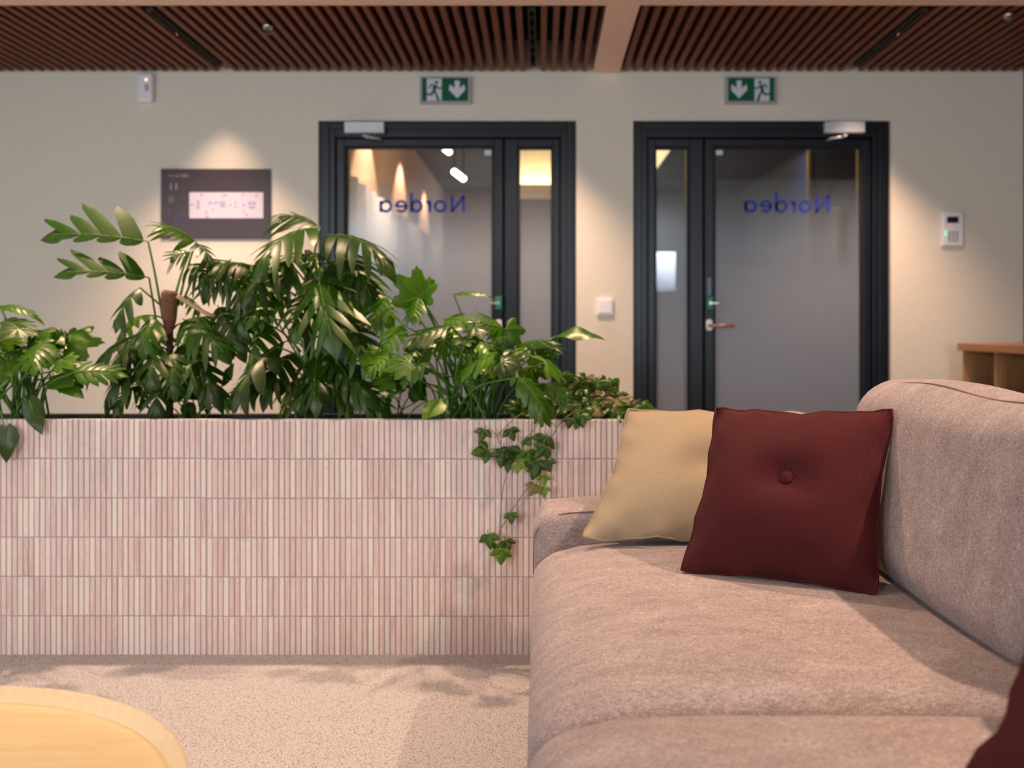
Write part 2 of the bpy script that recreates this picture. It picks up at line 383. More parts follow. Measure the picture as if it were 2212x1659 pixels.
for t, lb in zip(tracks, ('dark recessed strip light in the slat ceiling, leftmost of the three', 'dark recessed strip light in the slat ceiling, middle one, left of the pink beam', 'dark recessed strip light in the slat ceiling right of the pink beam')):
    e = tag(empty('strip_light', (t, 4.45, ZC)), lb, 'strip light', 'recessed strip lights in the slat ceiling')
    m = MB(); ya, yb = 4.0, 4.87
    m.box(t - .0155, t - .012, ya, yb, ZC + .004, ZC + .06).box(t + .012, t + .0155, ya, yb, ZC + .004, ZC + .06).box(t - .012, t + .012, ya, yb, ZC + .05, ZC + .06)
    m.box(t - .012, t + .012, ya, ya + .004, ZC + .004, ZC + .05).box(t - .012, t + .012, yb - .004, yb, ZC + .004, ZC + .05)
    m.build('housing', plain('strip_housing', (70, 66, 54), .6), e)
    for k in range(6):
        y = ya + .09 + k * .14
        MB().lathe([(.001, ZC + .03), (.006, ZC + .03), (.0105, ZC + .012), (.0115, ZC + .012), (.0115, ZC + .034), (.001, ZC + .034)], t, y, 12).build('lens', 'lens', e)

# ------------------------------------------------------------------ doors
def door(n, mir):
    S = 2609.5
    def X(px): return PX(S - px if mir else px, DF)
    def B(m, pa, pb, y0, y1, qa, qb):       # box from pixel columns and rows
        a, b = sorted((X(pa), X(pb))); z = sorted((qa, qb)); return m.box(a, b, y0, y1, z[0], z[1])
    Z = lambda py: PZ(py, DF)
    e = struct(empty('door_%d' % n, ((X(689) + X(1244)) / 2, DF, 0)))
    fr = MB(); f0, f1 = DF, DF + .09
    B(fr, 689.5, 724, f0, f1, 0, Z(262.5)); B(fr, 1211, 1244, f0, f1, 0, Z(262.5)); B(fr, 724, 1211, f0, f1, Z(297), Z(262.5))
    B(fr, 696, 712, f0 - .012, f0, 0, Z(268)); B(fr, 1224, 1238, f0 - .012, f0, 0, Z(268)); B(fr, 712, 1224, f0 - .012, f0, Z(281), Z(268))
    fr.build('frame', 'frame', e, .003)
    rb = MB(); B(rb, 716, 732, f1 - .01, f1 + .05, 0, Z(290)); B(rb, 1204, 1218, f1 - .01, f1 + .05, 0, Z(290)); B(rb, 732, 1204, f1 - .01, f1 + .05, Z(304), Z(290)); B(rb, 1080, 1096, f1 - .01, f1 + .05, 0, Z(304))
    rb.build('frame_rebate', 'rubber', e)
    lf = empty('door_leaf', (X(900), DF + .012, 0), e); y0, y1 = DF + .012, DF + .075
    st = MB(); B(st, 726, 743, y0, y1, .01, Z(299)); B(st, 1067, 1086, y0, y1, .01, Z(299)); B(st, 743, 1067, y0, y1, Z(315), Z(299)); B(st, 743, 1067, y0, y1, .01, .16)
    st.build('stile', 'frame', lf, .003)
    gb = MB(); B(gb, 743, 748, y0 + .01, y1 - .01, .16, Z(315)); B(gb, 1062, 1067, y0 + .01, y1 - .01, .16, Z(315)); B(gb, 748, 1062, y0 + .01, y1 - .01, Z(319), Z(315))
    gb.build('glazing_bead', 'rubber', lf, .002)
    pn = MB(); B(pn, 747, 1063, y0 + .028, y0 + .036, .16, Z(318)); pn.build('glass_pane', 'frost', lf)
    # lettering on the far face of the pane, read from the other side, so mirrored here
    lt = MB(); c0, c1 = (1003, 813) if not mir else (S - 1797, S - 1606); c0p = 1003 if not mir else 1797
    z0 = Z(457.5); xh = .0688; cap = .0945; wd = .0142; sx = -1
    ox = PX(c0p, DF)
    def ring(cx, cz, r, a0=0, a1=360, k=28):
        o = len(lt.v)
        for y_ in (ya, yb):
            for q in (r - wd / 2, r + wd / 2):
                for i in range(k + 1): t = R(a0 + (a1 - a0) * i / k); lt.v.append((ox - (cx + q * math.cos(t)), y_, cz + q * math.sin(t)))
        n1 = k + 1
        for i in range(k):
            A0, B0, A1, B1 = o + i, o + n1 + i, o + 2 * n1 + i, o + 3 * n1 + i
            lt.f += [(A0, A0 + 1, B0 + 1, B0), (B0, B0 + 1, B1 + 1, B1), (A1, A1 + 1, A0 + 1, A0), (B1, B1 + 1, A1 + 1, A1)]; lt.mi += [0] * 4
    def ln(*pts): lt.stroke([(ox - a, b) for a, b in pts], wd, ya, yb)
    ya, yb = y0 + .0245, y0 + .0275; h = wd / 2; r = xh / 2 - h; zc = z0 + xh / 2
    ln((h, z0 + h), (h, z0 + cap - h)); ln((h, z0 + cap - h), (.070, z0 + h)); ln((.070, z0 + h), (.070, z0 + cap - h))
    ring(.134, zc, r)
    ln((.190, z0 + h), (.190, z0 + xh - h)); ring(.216, zc + .002, r - .003, 100, 175, 10)
    ring(.262, zc, r); ln((.262 + r, z0 + h), (.262 + r, z0 + .104))
    ring(.345, zc, r, 5, 320, 24); ln((.345 - r, zc), (.345 + r, zc))
    ring(.428, zc, r); ln((.428 + r, z0 + h), (.428 + r, z0 + xh - h))
    lt.build('lettering', 'blue', lf)['label'] = 'blue mirrored company name on the glass'
    # fittings
    sb = MB(); B(sb, 747.5, 751.5, y0 + .042, y0 + .056, .16, Z(318)); sb.build('gold_reflection_bar', 'goldreflect', lf)  # gold bar paints in the reflection along the glass edge
    yf = y0
    bk = MB(); B(bk, 1046, 1061, y0 + .012, y0 + .026, Z(333), Z(322)); bk.build('glass_clip', 'whitemetal', lf, .002)
    hd = empty('handle', (X(1077), y0, Z(702)), lf)
    xc = X(1077); zc2 = Z(702); m = MB(); pts = []
    for k in range(20):
        a = 2 * math.pi * k / 20; pts.append((xc + .017 * math.cos(a), zc2 + .012 * math.sin(a) + (.018 if math.sin(a) > 0 else -.018)))
    m.prism(pts, y0 - .010, y0); m.build('rosette', 'white', hd, .002)
    sg = 1 if mir else -1
    MB().tube([(xc, y0 - .008, zc2 - .003), (xc, y0 - .05, zc2 - .003), (xc + sg * .012, y0 - .056, zc2 - .003), (xc + sg * .125, y0 - .056, zc2 - .003)], .0085, 10, False).build('lever', 'leverwood', hd, 0, 2, True)
    op = empty('emergency_opener', (xc, y0, Z(655)), lf); m = MB().box(xc - .019, xc + .019, y0 - .035, y0, Z(669), Z(641)); m.build('opener_cover', 'opener', op, .005)
    MB().box(xc - .007, xc + .007, y0 - .040, y0 - .035, Z(659), Z(651)).box(min(xc, xc + sg * .045), max(xc, xc + sg * .045), y0 - .042, y0 - .037, Z(657), Z(653)).build('opener_knob', 'chrome', op, .001)
    if mir:
        m = MB().box(xc - .012, xc + .012, y0 - .012, y0, Z(640), Z(598)); m.build('lock_cover', plain('lock_steel', (98, 108, 128), .4, .5), lf, .004)
        m = MB(); B(m, S - 1830, S - 1810, y1 + .02, y1 + .05, Z(545), Z(440)); m.build('pull_plate', plain('pale_pull', (176, 160, 130), .5), lf, .004)
    sp = empty('side_panel', (X(1156), DF + .012, 0), e); m = MB()
    B(m, 1090, 1118, y0, y1, .01, Z(299)); B(m, 1194, 1209, y0, y1, .01, Z(299)); B(m, 1118, 1194, y0, y1, Z(316), Z(299)); B(m, 1118, 1194, y0, y1, .01, .16); m.build('stile', 'frame', sp, .003)
    m = MB(); B(m, 1118, 1123, y0 + .01, y1 - .01, .16, Z(316)); B(m, 1190, 1194, y0 + .01, y1 - .01, .16, Z(316)); B(m, 1123, 1190, y0 + .01, y1 - .01, Z(320), Z(316)); m.build('glazing_bead', 'rubber', sp, .002)
    m = MB(); B(m, 1122, 1191, y0 + .028, y0 + .036, .16, Z(319)); m.build('glass_pane', 'frost', sp)
    if mir: m = MB(); B(m, 1122.5, 1126.5, y0 + .042, y0 + .056, .16, Z(319)); m.build('gold_reflection_bar', 'goldreflect', sp)  # same painted gold reflection on the side pane
    cl = empty('door_closer', (X(790), DF, Z(280)), e); m = MB(); B(m, 748, 833, DF - .055, DF - .012, Z(291), Z(267)); m.build('closer_body', 'whitemetal', cl, .004)
    MB().tube([(X(790), DF - .03, Z(291)), (X(788), DF - .05, Z(297)), (X(802), DF - .10, Z(304))], .007, 8, False).tube([(X(802), DF - .10, Z(304)), (X(822), DF - .05, Z(303.5)), (X(824), DF - .0, Z(303.5))], .006, 8, False).build('closer_arm', 'whitemetal', cl, 0, 2, True)
    MB().lathe([(.001, Z(297)), (.011, Z(297)), (.011, Z(291)), (.001, Z(291))], X(790), DF - .03, 14).lathe([(.001, Z(307)), (.009, Z(307)), (.009, Z(300)), (.001, Z(300))], X(802), DF - .10, 14).build('pivot', 'chrome', cl)
    return e
door(1, False); door(2, True)

# ------------------------------------------------------------------ rooms beyond the doors
HB = 12.0; HC = 2.75; y = 5.14
struct(bx(-1.35, XR + .2, y, HB + .2, -.1, 0).build('floor_hall', 'hallfloor'))
struct(bx(-1.35, XR + .2, y, HB + .2, HC, HC + .1).build('ceiling_hall', 'hallceil'))
struct(bx(-1.35, XR + .2, HB, HB + .1, 0, HC).build('wall_hall_back', 'hallgrey'))
struct(bx(-1.35, -1.25, y, HB, 0, HC).build('wall_hall_left', 'hallwall'))
struct(bx(.32, .40, y, HB, 0, HC).build('wall_hall_middle', 'hallwall'))
struct(bx(XR, XR + .1, y, HB, 0, HC).build('wall_hall_right', 'hallgrey'))
for i, Y in enumerate((6.6, 8.25, 9.95)): spot('hall_downlight', (-1.0, Y, HC - .05), (-1.12, Y, 0), 110, 84, .3, PEACH)
spot('hall_downlight', (-.4, 6.6, HC - .05), (-.4, 6.6, 0), 290, 120, .8); spot('hall_downlight', (1.25, 6.5, HC - .05), (1.5, 6.5, 0), 80, 130, .8, (.82, .90, 1))  # the cool right-hand lamp is added to brighten the navy cabinet
area('hall_daylight', (-.45, 11.9, 1.4), (-.9, 5, 1.0), 1.4, 1.6, 26, DAY)
area('hall_daylight', (1.2, 11.9, 1.5), (1.0, 5, 1.2), .5, 1.6, 9, DAY)
e = struct(empty('window_4', (1.62, HB, 1.7)))  # glowing pane added to imitate a window reflected in the right side pane
bx(1.50, 1.74, HB - .03, HB - .01, 1.46, 1.96).build('window_reflection_pane', emit('window_reflection_glow', (225, 236, 255), 15), e)
m = MB(); m.box(1.46, 1.50, HB - .04, HB, 1.42, 2.0).box(1.74, 1.78, HB - .04, HB, 1.42, 2.0).box(1.50, 1.74, HB - .04, HB, 1.96, 2.0).box(1.50, 1.74, HB - .04, HB, 1.42, 1.46); m.build('window_frame', 'frame', e)  # surround of the added glowing pane
cu = MB(); n = 120
pts = [(-1.17 + .03 * math.sin(k * .9), 5.4 + 5.4 * k / n) for k in range(n + 1)]
cu.add([(a, b, .0) for a, b in pts] + [(a, b, 1.93) for a, b in pts], [(k, k + 1, k + n + 2, k + n + 1) for k in range(n)])
tag(cu.build('curtain', 'curtain', None, 0, 2, True), 'pale curtain hanging along the wall seen through the left glass door', 'curtain')
def capsule_lamp(name, a, b, r, label):
    e = tag(empty(name, (a + b) / 2), label, 'lamp'); MB().tube([a, a + (b - a) * .5, b], r, 12).build('diffuser', 'lamp', e, 0, 2, True)
    t = MB()
    for q in (a, b): t.tube([q + V((0, 0, r * .5)), V((q.x, q.y, HC))], .006, 6, False)
    t.build('suspension_rod', 'black', e); return e
capsule_lamp('pendant_lamp', P(981, 371, 7.4), P(1001, 386, 7.2), .024, 'bright tubular pendant lamp behind the left glass door, lower one'); capsule_lamp('pendant_lamp', P(961, 321, 7.4), P(970, 328, 7.2), .024, 'short bright pendant lamp at the top of the left glass door')
m = MB()
e = tag(empty('light_bulkhead', (0, 8.1, 2.1)), 'cream lit bulkhead behind the narrow side pane of the left door', 'lamp')
bx(-.35, .30, 8.0, 8.15, 2.20, HC).build('panel', 'cream', e); bx(-.35, .30, 7.84, 8.15, 2.12, 2.15).box(-.35, .30, 7.82, 7.84, 2.12, 2.20).build('ledge', 'cream', e); bx(-.33, .28, 7.87, 7.93, 2.15, 2.165).build('light_strip', 'cove', e)
e = tag(empty('ceiling_light_panel', (1.0, 9, HC)), 'glowing yellow ceiling light behind the narrow side pane of the right door', 'lamp')
bx(.55, 1.26, 5.8, 10.4, HC - .035, HC - .02).build('diffuser', emit('panel_glow', (255, 222, 150), 1.3), e); bx(.53, 1.28, 5.78, 10.42, HC - .02, HC - .003).build('panel_frame', 'hallgrey', e)
e = tag(empty('cabinet', (2.2, 6.6, 0)), 'tall navy cabinet behind the right glass door', 'cabinet')
bx(1.92, 2.5, 6.62, 7.65, 0, 2.26).build('body', 'navy', e, .004); bx(1.93, 2.49, 6.60, 6.62, .05, 2.23).build('cabinet_door', plain('dark_brown_front', (58, 48, 44), .6), e, .003); bx(1.905, 1.925, 6.595, 6.625, 0, 2.26).build('lit_edge_strip', 'litedge', e)  # yellow corner strip paints in a warm-lit edge

# ------------------------------------------------------------------ wall fittings
def exit_sign(pxc, mir, label):
    D = DW - .012; y1 = DW
    def q(zx, zy):
        if mir: zx = 2140 - zx
        px = (zx - 1070) / 17.015 + pxc; py = 160 + zy / 17.01; return PX(px, D), PZ(py, D)
    e = tag(empty('exit_sign', (PX(pxc, D), y1, PZ(196, D))), label, 'sign', 'exit signs above the doors')
    def rect(a, b, c, d): return [q(a, c), q(b, c), q(b, d), q(a, d)]
    m = MB(); m.prism(rect(125, 2015, 112, 1112), D - .012, y1); m.build('sign_frame', plain('sign_frame_grey', (172, 168, 172), .5), e, .003)
    m = MB(); m.prism(rect(212, 1012, 165, 1012), D - .015, D - .011); m.prism(rect(1012, 1095, 165, 1012), D - .0155, D - .011); m.prism(rect(1095, 1898, 165, 1012), D - .015, D - .011); m.build('green_panel', 'green', e)
    m = MB(); m.prism(rect(390, 935, 190, 1010), D - .0165, D - .015); ds = m.build('doorway_symbol', 'signwhite', e)
    m = MB(); m.prism([q(*a) for a in ((1410, 268), (1590, 268), (1590, 545), (1765, 405), (1795, 610), (1500, 915), (1205, 610), (1225, 405), (1410, 545))], D - .0165, D - .015); m.build('arrow', 'signwhite', e)
    m = MB(); a, b = D - .019, D - .0165; k = abs(q(0, 0)[0] - q(1, 0)[0])
    cx, cz = q(738, 340); m.prism([(cx + 58 * k * math.cos(i * .5236), cz + 58 * k * math.sin(i * .5236)) for i in range(12)], a, b)
    m.prism([q(*z) for z in ((630, 440), (770, 440), (700, 660), (590, 690))], a, b)
    m.stroke([q(660, 445), q(560, 425), q(475, 530)], 52 * k, a, b); m.stroke([q(740, 480), q(840, 560), q(945, 540)], 52 * k, a, b)
    m.stroke([q(620, 670), q(570, 775), q(370, 772)], 70 * k, a, b); m.stroke([q(665, 650), q(790, 890), q(780, 985)], 72 * k, a, b); m.stroke([q(770, 985), q(880, 985)], 40 * k, a, b)
    m.build('running_figure', 'green', ds)
exit_sign(962.8, False, 'green exit sign with running figure left of the arrow, above the left door'); exit_sign(1620.5, True, 'green exit sign with arrow left of the running figure, above the right door')

# information board
D = DW - .012
e = tag(empty('information_board', (PX(465, D), DW, PZ(440, D))), 'plum floor information board with white plan on the wall left of the doors', 'board')
MB().prism([(PX(347, D), PZ(364.5, D)), (PX(584, D), PZ(364.5, D)), (PX(584, D), PZ(516, D)), (PX(347, D), PZ(516, D))], D, DW).build('board_panel', 'board', e, .002)
def brect(m, a, b, c, d, y=.003): return m.prism([(PX(a, D), PZ(c, D)), (PX(b, D), PZ(c, D)), (PX(b, D), PZ(d, D)), (PX(a, D), PZ(d, D))], D - y, D - y + .003)
brect(MB(), 409.5, 569, 415.5, 471.5).build('plan', 'map', e)
m = MB(); bw = lambda zx: 330 + zx / 8.193; bh = lambda zy: 350 + zy / 8.194
for a, b, c, d in ((780, 830, 680, 830), (985, 1060, 700, 735), (1090, 1160, 700, 735), (1190, 1290, 690, 790), (1450, 1485, 700, 740), (1450, 1485, 780, 810), (1590, 1630, 740, 770), (1690, 1830, 705, 740), (1700, 1810, 780, 815), (930, 965, 860, 915), (945, 990, 950, 990), (850, 880, 560, 610), (1230, 1310, 570, 600), (1590, 1620, 560, 600), (1820, 1850, 570, 610), (670, 730, 740, 770), (1050, 1085, 820, 850), (1590, 1630, 850, 870), (1640, 1680, 910, 945), (1350, 1390, 745, 775)):
    brect(m, bw(a), bw(b), bh(c), bh(d), .0045)
m.build('plan_print', 'mapink', e)['kind'] = 'stuff'
for nm, mt, rs in (('colour_key', 'boardgrey', ((275, 385, 610, 720),)), ('colour_key', 'boardred', ((270, 325, 850, 900),)), ('colour_key', 'boardteal', ((270, 335, 920, 980),)), ('colour_key', 'boardblue', ((270, 320, 985, 1030), (455, 490, 920, 1060), (275, 310, 1200, 1280))), ('small_print', 'boardgrey', ((280, 400, 300, 325), (280, 450, 740, 752), (510, 590, 925, 938), (510, 590, 955, 968)))):
    for a, b, c, d in rs: brect(MB(), bw(a), bw(b), bh(c), bh(d)).build(nm, mt, e)
def text(body, px, py, hpx, mat, name, wpx=None):
    cu = bpy.data.curves.new(name, 'FONT'); cu.body = body; cu.size = 1; cu.extrude = .02
    o = bpy.data.objects.new('tmp', cu); C.objects.link(o); bpy.context.view_layer.update()
    me = bpy.data.meshes.new_from_object(o.evaluated_get(bpy.context.evaluated_depsgraph_get())); bpy.data.objects.remove(o)
    k = hpx * D / F / .7; wx = max(v.co.x for v in me.vertices); kx = k if wpx is None else wpx * D / F / wx
    off = V(e.location)
    for v in me.vertices: v.co = V((v.co.x * kx + PX(px, D), D - .001 - v.co.z * .08, PZ(py, D) + v.co.y * k)) - off
    me.materials.clear(); me.materials.append(M[mat]); o = bpy.data.objects.new(name, me); C.objects.link(o); o.parent = e; return o
text('Nordea Vallila', bw(270), bh(268), 7, 'boardtext', 'heading', 44); text('11', bw(280), bh(490), 15, 'boardtext', 'floor_number', 18); text('.kerros', bw(425), bh(490), 5.5, 'boardgrey', 'floor_word', 19)

# motion detector, light switch, alarm keypad
D = DW - .04
e = tag(empty('motion_detector', (PX(311, D), DW, PZ(186, D))), 'white rounded motion detector high on the wall under the ceiling slats', 'detector')
x0, x1, z0, z1 = PX(293, D), PX(329, D), PZ(220, D), PZ(156, D)
rbox(x0, x1, D, DW - .002, z0, z1, .017, 4).build('housing', 'white', e, 0, 2, True)
MB().box(PX(313, D), PX(321, D), D - .003, D + .004, PZ(196, D), PZ(182, D)).build('sensor_lens', 'key', e, .002); MB().tube([P(316, 172, D - .002), P(316, 172, D + .006)], .006, 12, False).build('indicator', 'ledo', e); MB().tube([P(312, 211, D - .001), P(312, 211, D + .006)], .012, 14, False).build('lower_lens', 'whitemetal', e)
D = DW - .016
e = tag(empty('light_switch', (PX(1307, D), DW, PZ(662, D))), 'square white light switch on the wall between the doors', 'switch')
bx(PX(1289, D), PX(1325, D), D, DW, PZ(681, D), PZ(644, D)).build('switch_plate', 'white', e, .004); bx(PX(1293.5, D), PX(1320.5, D), D - .005, D, PZ(676.5, D), PZ(648.5, D)).build('rocker', 'white', e, .003)
D = DW - .02
e = tag(empty('alarm_keypad', (PX(2058, D), DW, PZ(495, D))), 'white alarm keypad with dark display on the wall right of the doors', 'keypad')
bx(PX(2035.5, D), PX(2082, D), D, DW, PZ(531, D), PZ(458, D)).build('keypad_body', 'white', e, .006); bx(PX(2045.5, D), PX(2070.5, D), D - .002, D, PZ(481.5, D), PZ(468, D)).build('display', 'lcd', e, .001)
for r in range(4):
    for c in range(3): bx(PX(2048 + c * 8, D), PX(2053.5 + c * 8, D), D - .003, D, PZ(504 + r * 6, D), PZ(499.5 + r * 6, D)).build('key', 'key', e, .001)
for yy in (501, 507.5): MB().tube([P(2042.5, yy, D - .003), P(2042.5, yy, D)], .0045, 12, False).build('indicator', 'led', e)
# sprinklers in the slat ceiling
for px, py, dd, lb in ((578, 58, 4.2, 'small chrome ceiling sprinkler in the slats left of the middle strip light'), (2178, 30, 4.05, 'small chrome ceiling sprinkler in the slats at the right edge')):
    x, yy = PX(px, dd), dd; e = tag(empty('sprinkler', (x, yy, ZC)), lb, 'sprinkler', 'ceiling sprinklers')
    MB().lathe([(.001, ZC + .02), (.022, ZC + .02), (.024, ZC), (.018, ZC - .012), (.001, ZC - .016)], x, yy, 18).build('escutcheon', 'chrome', e, 0, 2, True)
    MB().tube([(x - .008, yy, ZC - .012), (x - .008, yy, ZC - .03)], .002, 6, False).tube([(x + .008, yy, ZC - .012), (x + .008, yy, ZC - .03)], .002, 6, False).tube([(x, yy, ZC - .012), (x, yy, ZC - .024)], .003, 6, False).build('bulb_frame', 'chrome', e)
    MB().lathe([(.001, ZC - .034), (.019, ZC - .033), (.019, ZC - .031), (.001, ZC - .030)], x, yy, 16).build('deflector', plain('dark_bronze', (40, 40, 34), .4, .7), e)

# ------------------------------------------------------------------ oak shelf unit
xf, xb_, y0, zt, tk = 2.165, XR - .005, 4.752, .9145, .020         # runs along the right wall, open front towards the sofa
e = tag(empty('shelf_unit', (2.37, 4.1, 0)), 'low oak open shelf unit along the right wall behind the sofa', 'shelf')
n = 4; wc = .322; y1 = y0 - n * wc
bx(xf - .023, xb_, y1 - .03, y0 + .012, zt - .038, zt).build('top_board', 'oaky', e, .003)
zb = zt - .0385
for k in range(n + 1):
    y = y0 - k * wc
    bx(xf + (0 if k in (0, n) else .004), xb_, y - tk, y, 0 if k in (0, n) else .05, zb).build('side_panel' if k in (0, n) else 'divider', 'oak', e, .002)
for za, zz in ((.627, .684), (.32, .345), (.05, .075)):
    for k in range(n): bx(xf + .003, xb_ - .008, y0 - (k + 1) * wc + .0005, y0 - k * wc - tk - .0005, za, zz).build('shelf_board', 'oaky', e, .002)
bx(xb_ - .0075, xb_, y1, y0 - tk, .075, zb).build('back_panel', 'oak', e)

# ------------------------------------------------------------------ planter with finger tiles
rng = random.Random(5)
DP = 2.82; PT = F / 12.0 and 12.0 * DP / F; RW = 85.1 * DP / F; ZP = PZ(905.5, DP); xa, xb = -2.25, .42; yr = DP + .42
pl = tag(empty('planter', (-.9, DP + .2, 0)), 'long low planter clad in pink vertical finger tiles behind the sofa', 'planter')
g = .0031
body = MB().box(xa, xb, DP + .0024, DP + .03, 0, ZP - .001).box(xa, xa + .03, DP + .03, yr, 0, ZP - .03).box(xb - .03, xb, DP + .03, yr, 0, ZP - .03).box(xa, xb, yr - .03, yr, 0, ZP - .03)
body.build('core', 'grout', pl)
MB().box(xa + .03, xb - .03, DP + .03, DP + .038, .3, ZP - .012).box(xa + .03, xb - .03, yr - .04, yr - .03, .3, ZP - .022).box(xa + .03, xa + .038, DP + .03, yr - .03, .3, ZP - .022).box(xb - .038, xb - .03, DP + .03, yr - .03, .3, ZP - .022).box(xa, xb, yr - .03, yr + .002, ZP - .03, ZP - .022).build('liner', 'liner', pl)
so = MB(); nx, ny = 60, 8
for j in range(ny + 1):
    for i in range(nx + 1): so.v.append((xa + .04 + (xb - xa - .08) * i / nx, DP + .04 + (yr - DP - .08) * j / ny, ZP - .06 + rng.uniform(-.008, .008)))
for j in range(ny):
    for i in range(nx): so.f.append((j * (nx + 1) + i, j * (nx + 1) + i + 1, (j + 1) * (nx + 1) + i + 1, (j + 1) * (nx + 1) + i)); so.mi.append(0)
so = so.build('soil', 'soil', pl, 0, 2, True); so['kind'] = 'stuff'
def tile_mesh(m, x, z, dx=0, dz=0, dy=0, tilt=0):
    w2, h2, b = PT / 2 - g / 2 + dx, RW / 2 - g / 2 + dz, .0012
    yo, yi = DP + dy, DP + .0036
    f = [(x - w2 + b, yo, z - h2 + b), (x + w2 - b, yo + tilt, z - h2 + b), (x + w2 - b, yo + tilt, z + h2 - b), (x - w2 + b, yo, z + h2 - b)]
    q = [(x - w2, yo + b, z - h2), (x + w2, yo + b, z - h2), (x + w2, yo + b, z + h2), (x - w2, yo + b, z + h2)]
    k = [(x - w2, yi, z - h2), (x + w2, yi, z - h2), (x + w2, yi, z + h2), (x - w2, yi, z + h2)]
    fs = [(0, 1, 2, 3)] + [(i + 4, (i + 1) % 4 + 4, (i + 1) % 4, i) for i in range(4)] + [(i + 8, (i + 1) % 4 + 8, (i + 1) % 4 + 4, i + 4) for i in range(4)]
    m.add(f + q + k, fs)
def tint(o, vals):
    a = o.data.attributes.new('tint', 'FLOAT', 'FACE')
    for i, p in enumerate(o.data.polygons): a.data[i].value = vals[i // 9]
kinds = []
for k in range(14):
    m = MB(); tile_mesh(m, 0, 0, rng.uniform(-.0004, .0004), rng.uniform(-.0005, .0005), rng.uniform(-.0006, .0006), rng.uniform(-.0004, .0004)); kinds.append(m)
xj = PX(446, DP); fieldm = MB(); tv = []; protos = {}; cnt = 0
c0 = -math.ceil((xj - xa) / PT) + 1
for r_ in range(6):
    for c in range(c0, int((xb - xj) / PT)):
        x = xj + (c + .5) * PT + (.0008 if c >= 0 else -.0006); z = RW * (5 - r_ + .5) + (.0016 if c < 0 else 0) + (ZP - 6 * RW) - .0012
        if 0 <= c < 50:
            k = rng.randrange(14)
            if k not in protos:
                o = kinds[k].build('tile', 'tile'); tint(o, [rng.random()]); protos[k] = o; o.parent = pl
            else: o = protos[k].copy(); C.objects.link(o)
            o.location = V((x + rng.uniform(-.0003, .0003), 0, z + rng.uniform(-.0004, .0004))) - pl.location
        else:
            tile_mesh(fieldm, x + rng.uniform(-.0003, .0003), z, rng.uniform(-.0004, .0004), rng.uniform(-.0005, .0005), rng.uniform(-.0006, .0006), rng.uniform(-.0004, .0004)); tv.append(rng.random())
fo = fieldm.build('tile_field', 'tile', pl); tint(fo, tv); fo['kind'] = 'stuff'

# ------------------------------------------------------------------ sofa
sf = tag(empty('sofa', (.55, 1.2, 0)), 'pinkish grey fabric sofa with deep seat cushions in front of the tiled planter', 'sofa')
def blob(amp, f=3.0, ph=0):
    return lambda a, b: amp * (math.sin(f * a + ph) * math.cos(f * .8 * b + ph * 1.7) + .5 * math.sin(2.3 * f * b + ph))
rbox(.0, 1.12, .1, 2.5, .09, .27, .03, 6).build('base', 'sofa', sf, 0, 2, True)
def seat_fn(hx, hy, ph, crown=.028):
    w_ = blob(.0025, 2.5, ph)
    def fn(q, u):
        t = (1 - abs(u.x) ** 3.5) * (1 - abs(u.y) ** 7); z = max(0, u.z)
        return V((q.x - .008 * (1 - u.z * u.z) * (1 if u.x < 0 else -1) * abs(u.x) ** 3, q.y + .010 * (1 - u.z * u.z) * (1 if u.y > 0 else -1) * abs(u.y) ** 3, q.z - .034 * max(0, u.z) * max(0, (-u.x - .66) / .34) ** 2 + z * (crown * t * (1 if u.x < 0 else 1 - .6 * u.x ** 1.5) + w_(u.x, u.y) * t)))
    return fn
for k, (ya, yb) in enumerate(((1.335, 2.355), (.30, 1.328))):
    ob = rbox(-.012, .90, ya, yb, .255, .448, .05, 14, seat_fn(.45, .5, k * 1.3)); sc_o = ob.build('seat_cushion', 'sofa', sf, 0, 2, True)
    MB().tube([(-.0145, ya + .05, .272), (-.0195, (ya + yb) / 2, .272), (-.0145, yb - .05, .272)], .0022, 6).build('seam', 'seam', sc_o, 0, 2, True)
def arm_fn(q, u): return V((q.x, q.y, q.z - .035 * max(0, u.z) * max(0, (-u.x - .86) / .14) ** 2 + .006 * max(0, u.z) * math.cos(u.x * 1.4)))
ar_o = rbox(-.02, 1.15, 2.362, 2.56, .09, .536, .042, 8, arm_fn); ar_o = ar_o.build('armrest', 'sofa', sf, 0, 2, True)
MB().tube([(-.018, 2.374, .30), (-.018, 2.374, .44), (-.006, 2.374, .482), (.03, 2.374, .508), (.08, 2.373, .522), (.3, 2.373, .530), (.8, 2.373, .530)], .0016, 6).build('seam', 'seam', ar_o, 0, 2, True)
rbox(-.02, 1.15, .06, .29, .09, .536, .042, 8, arm_fn).build('armrest', 'sofa', sf, 0, 2, True)
rbox(1.0, 1.16, .28, 2.37, .09, .74, .05, 8).build('back_frame', 'sofa', sf, 0, 2, True)
for x, y in ((.06, .2), (.06, 2.44), (1.06, .2), (1.06, 2.44)): MB().lathe([(.001, 0), (.014, 0), (.02, .095), (.001, .095)], x, y, 12).build('leg', 'black', sf)
lean = R(7.5)
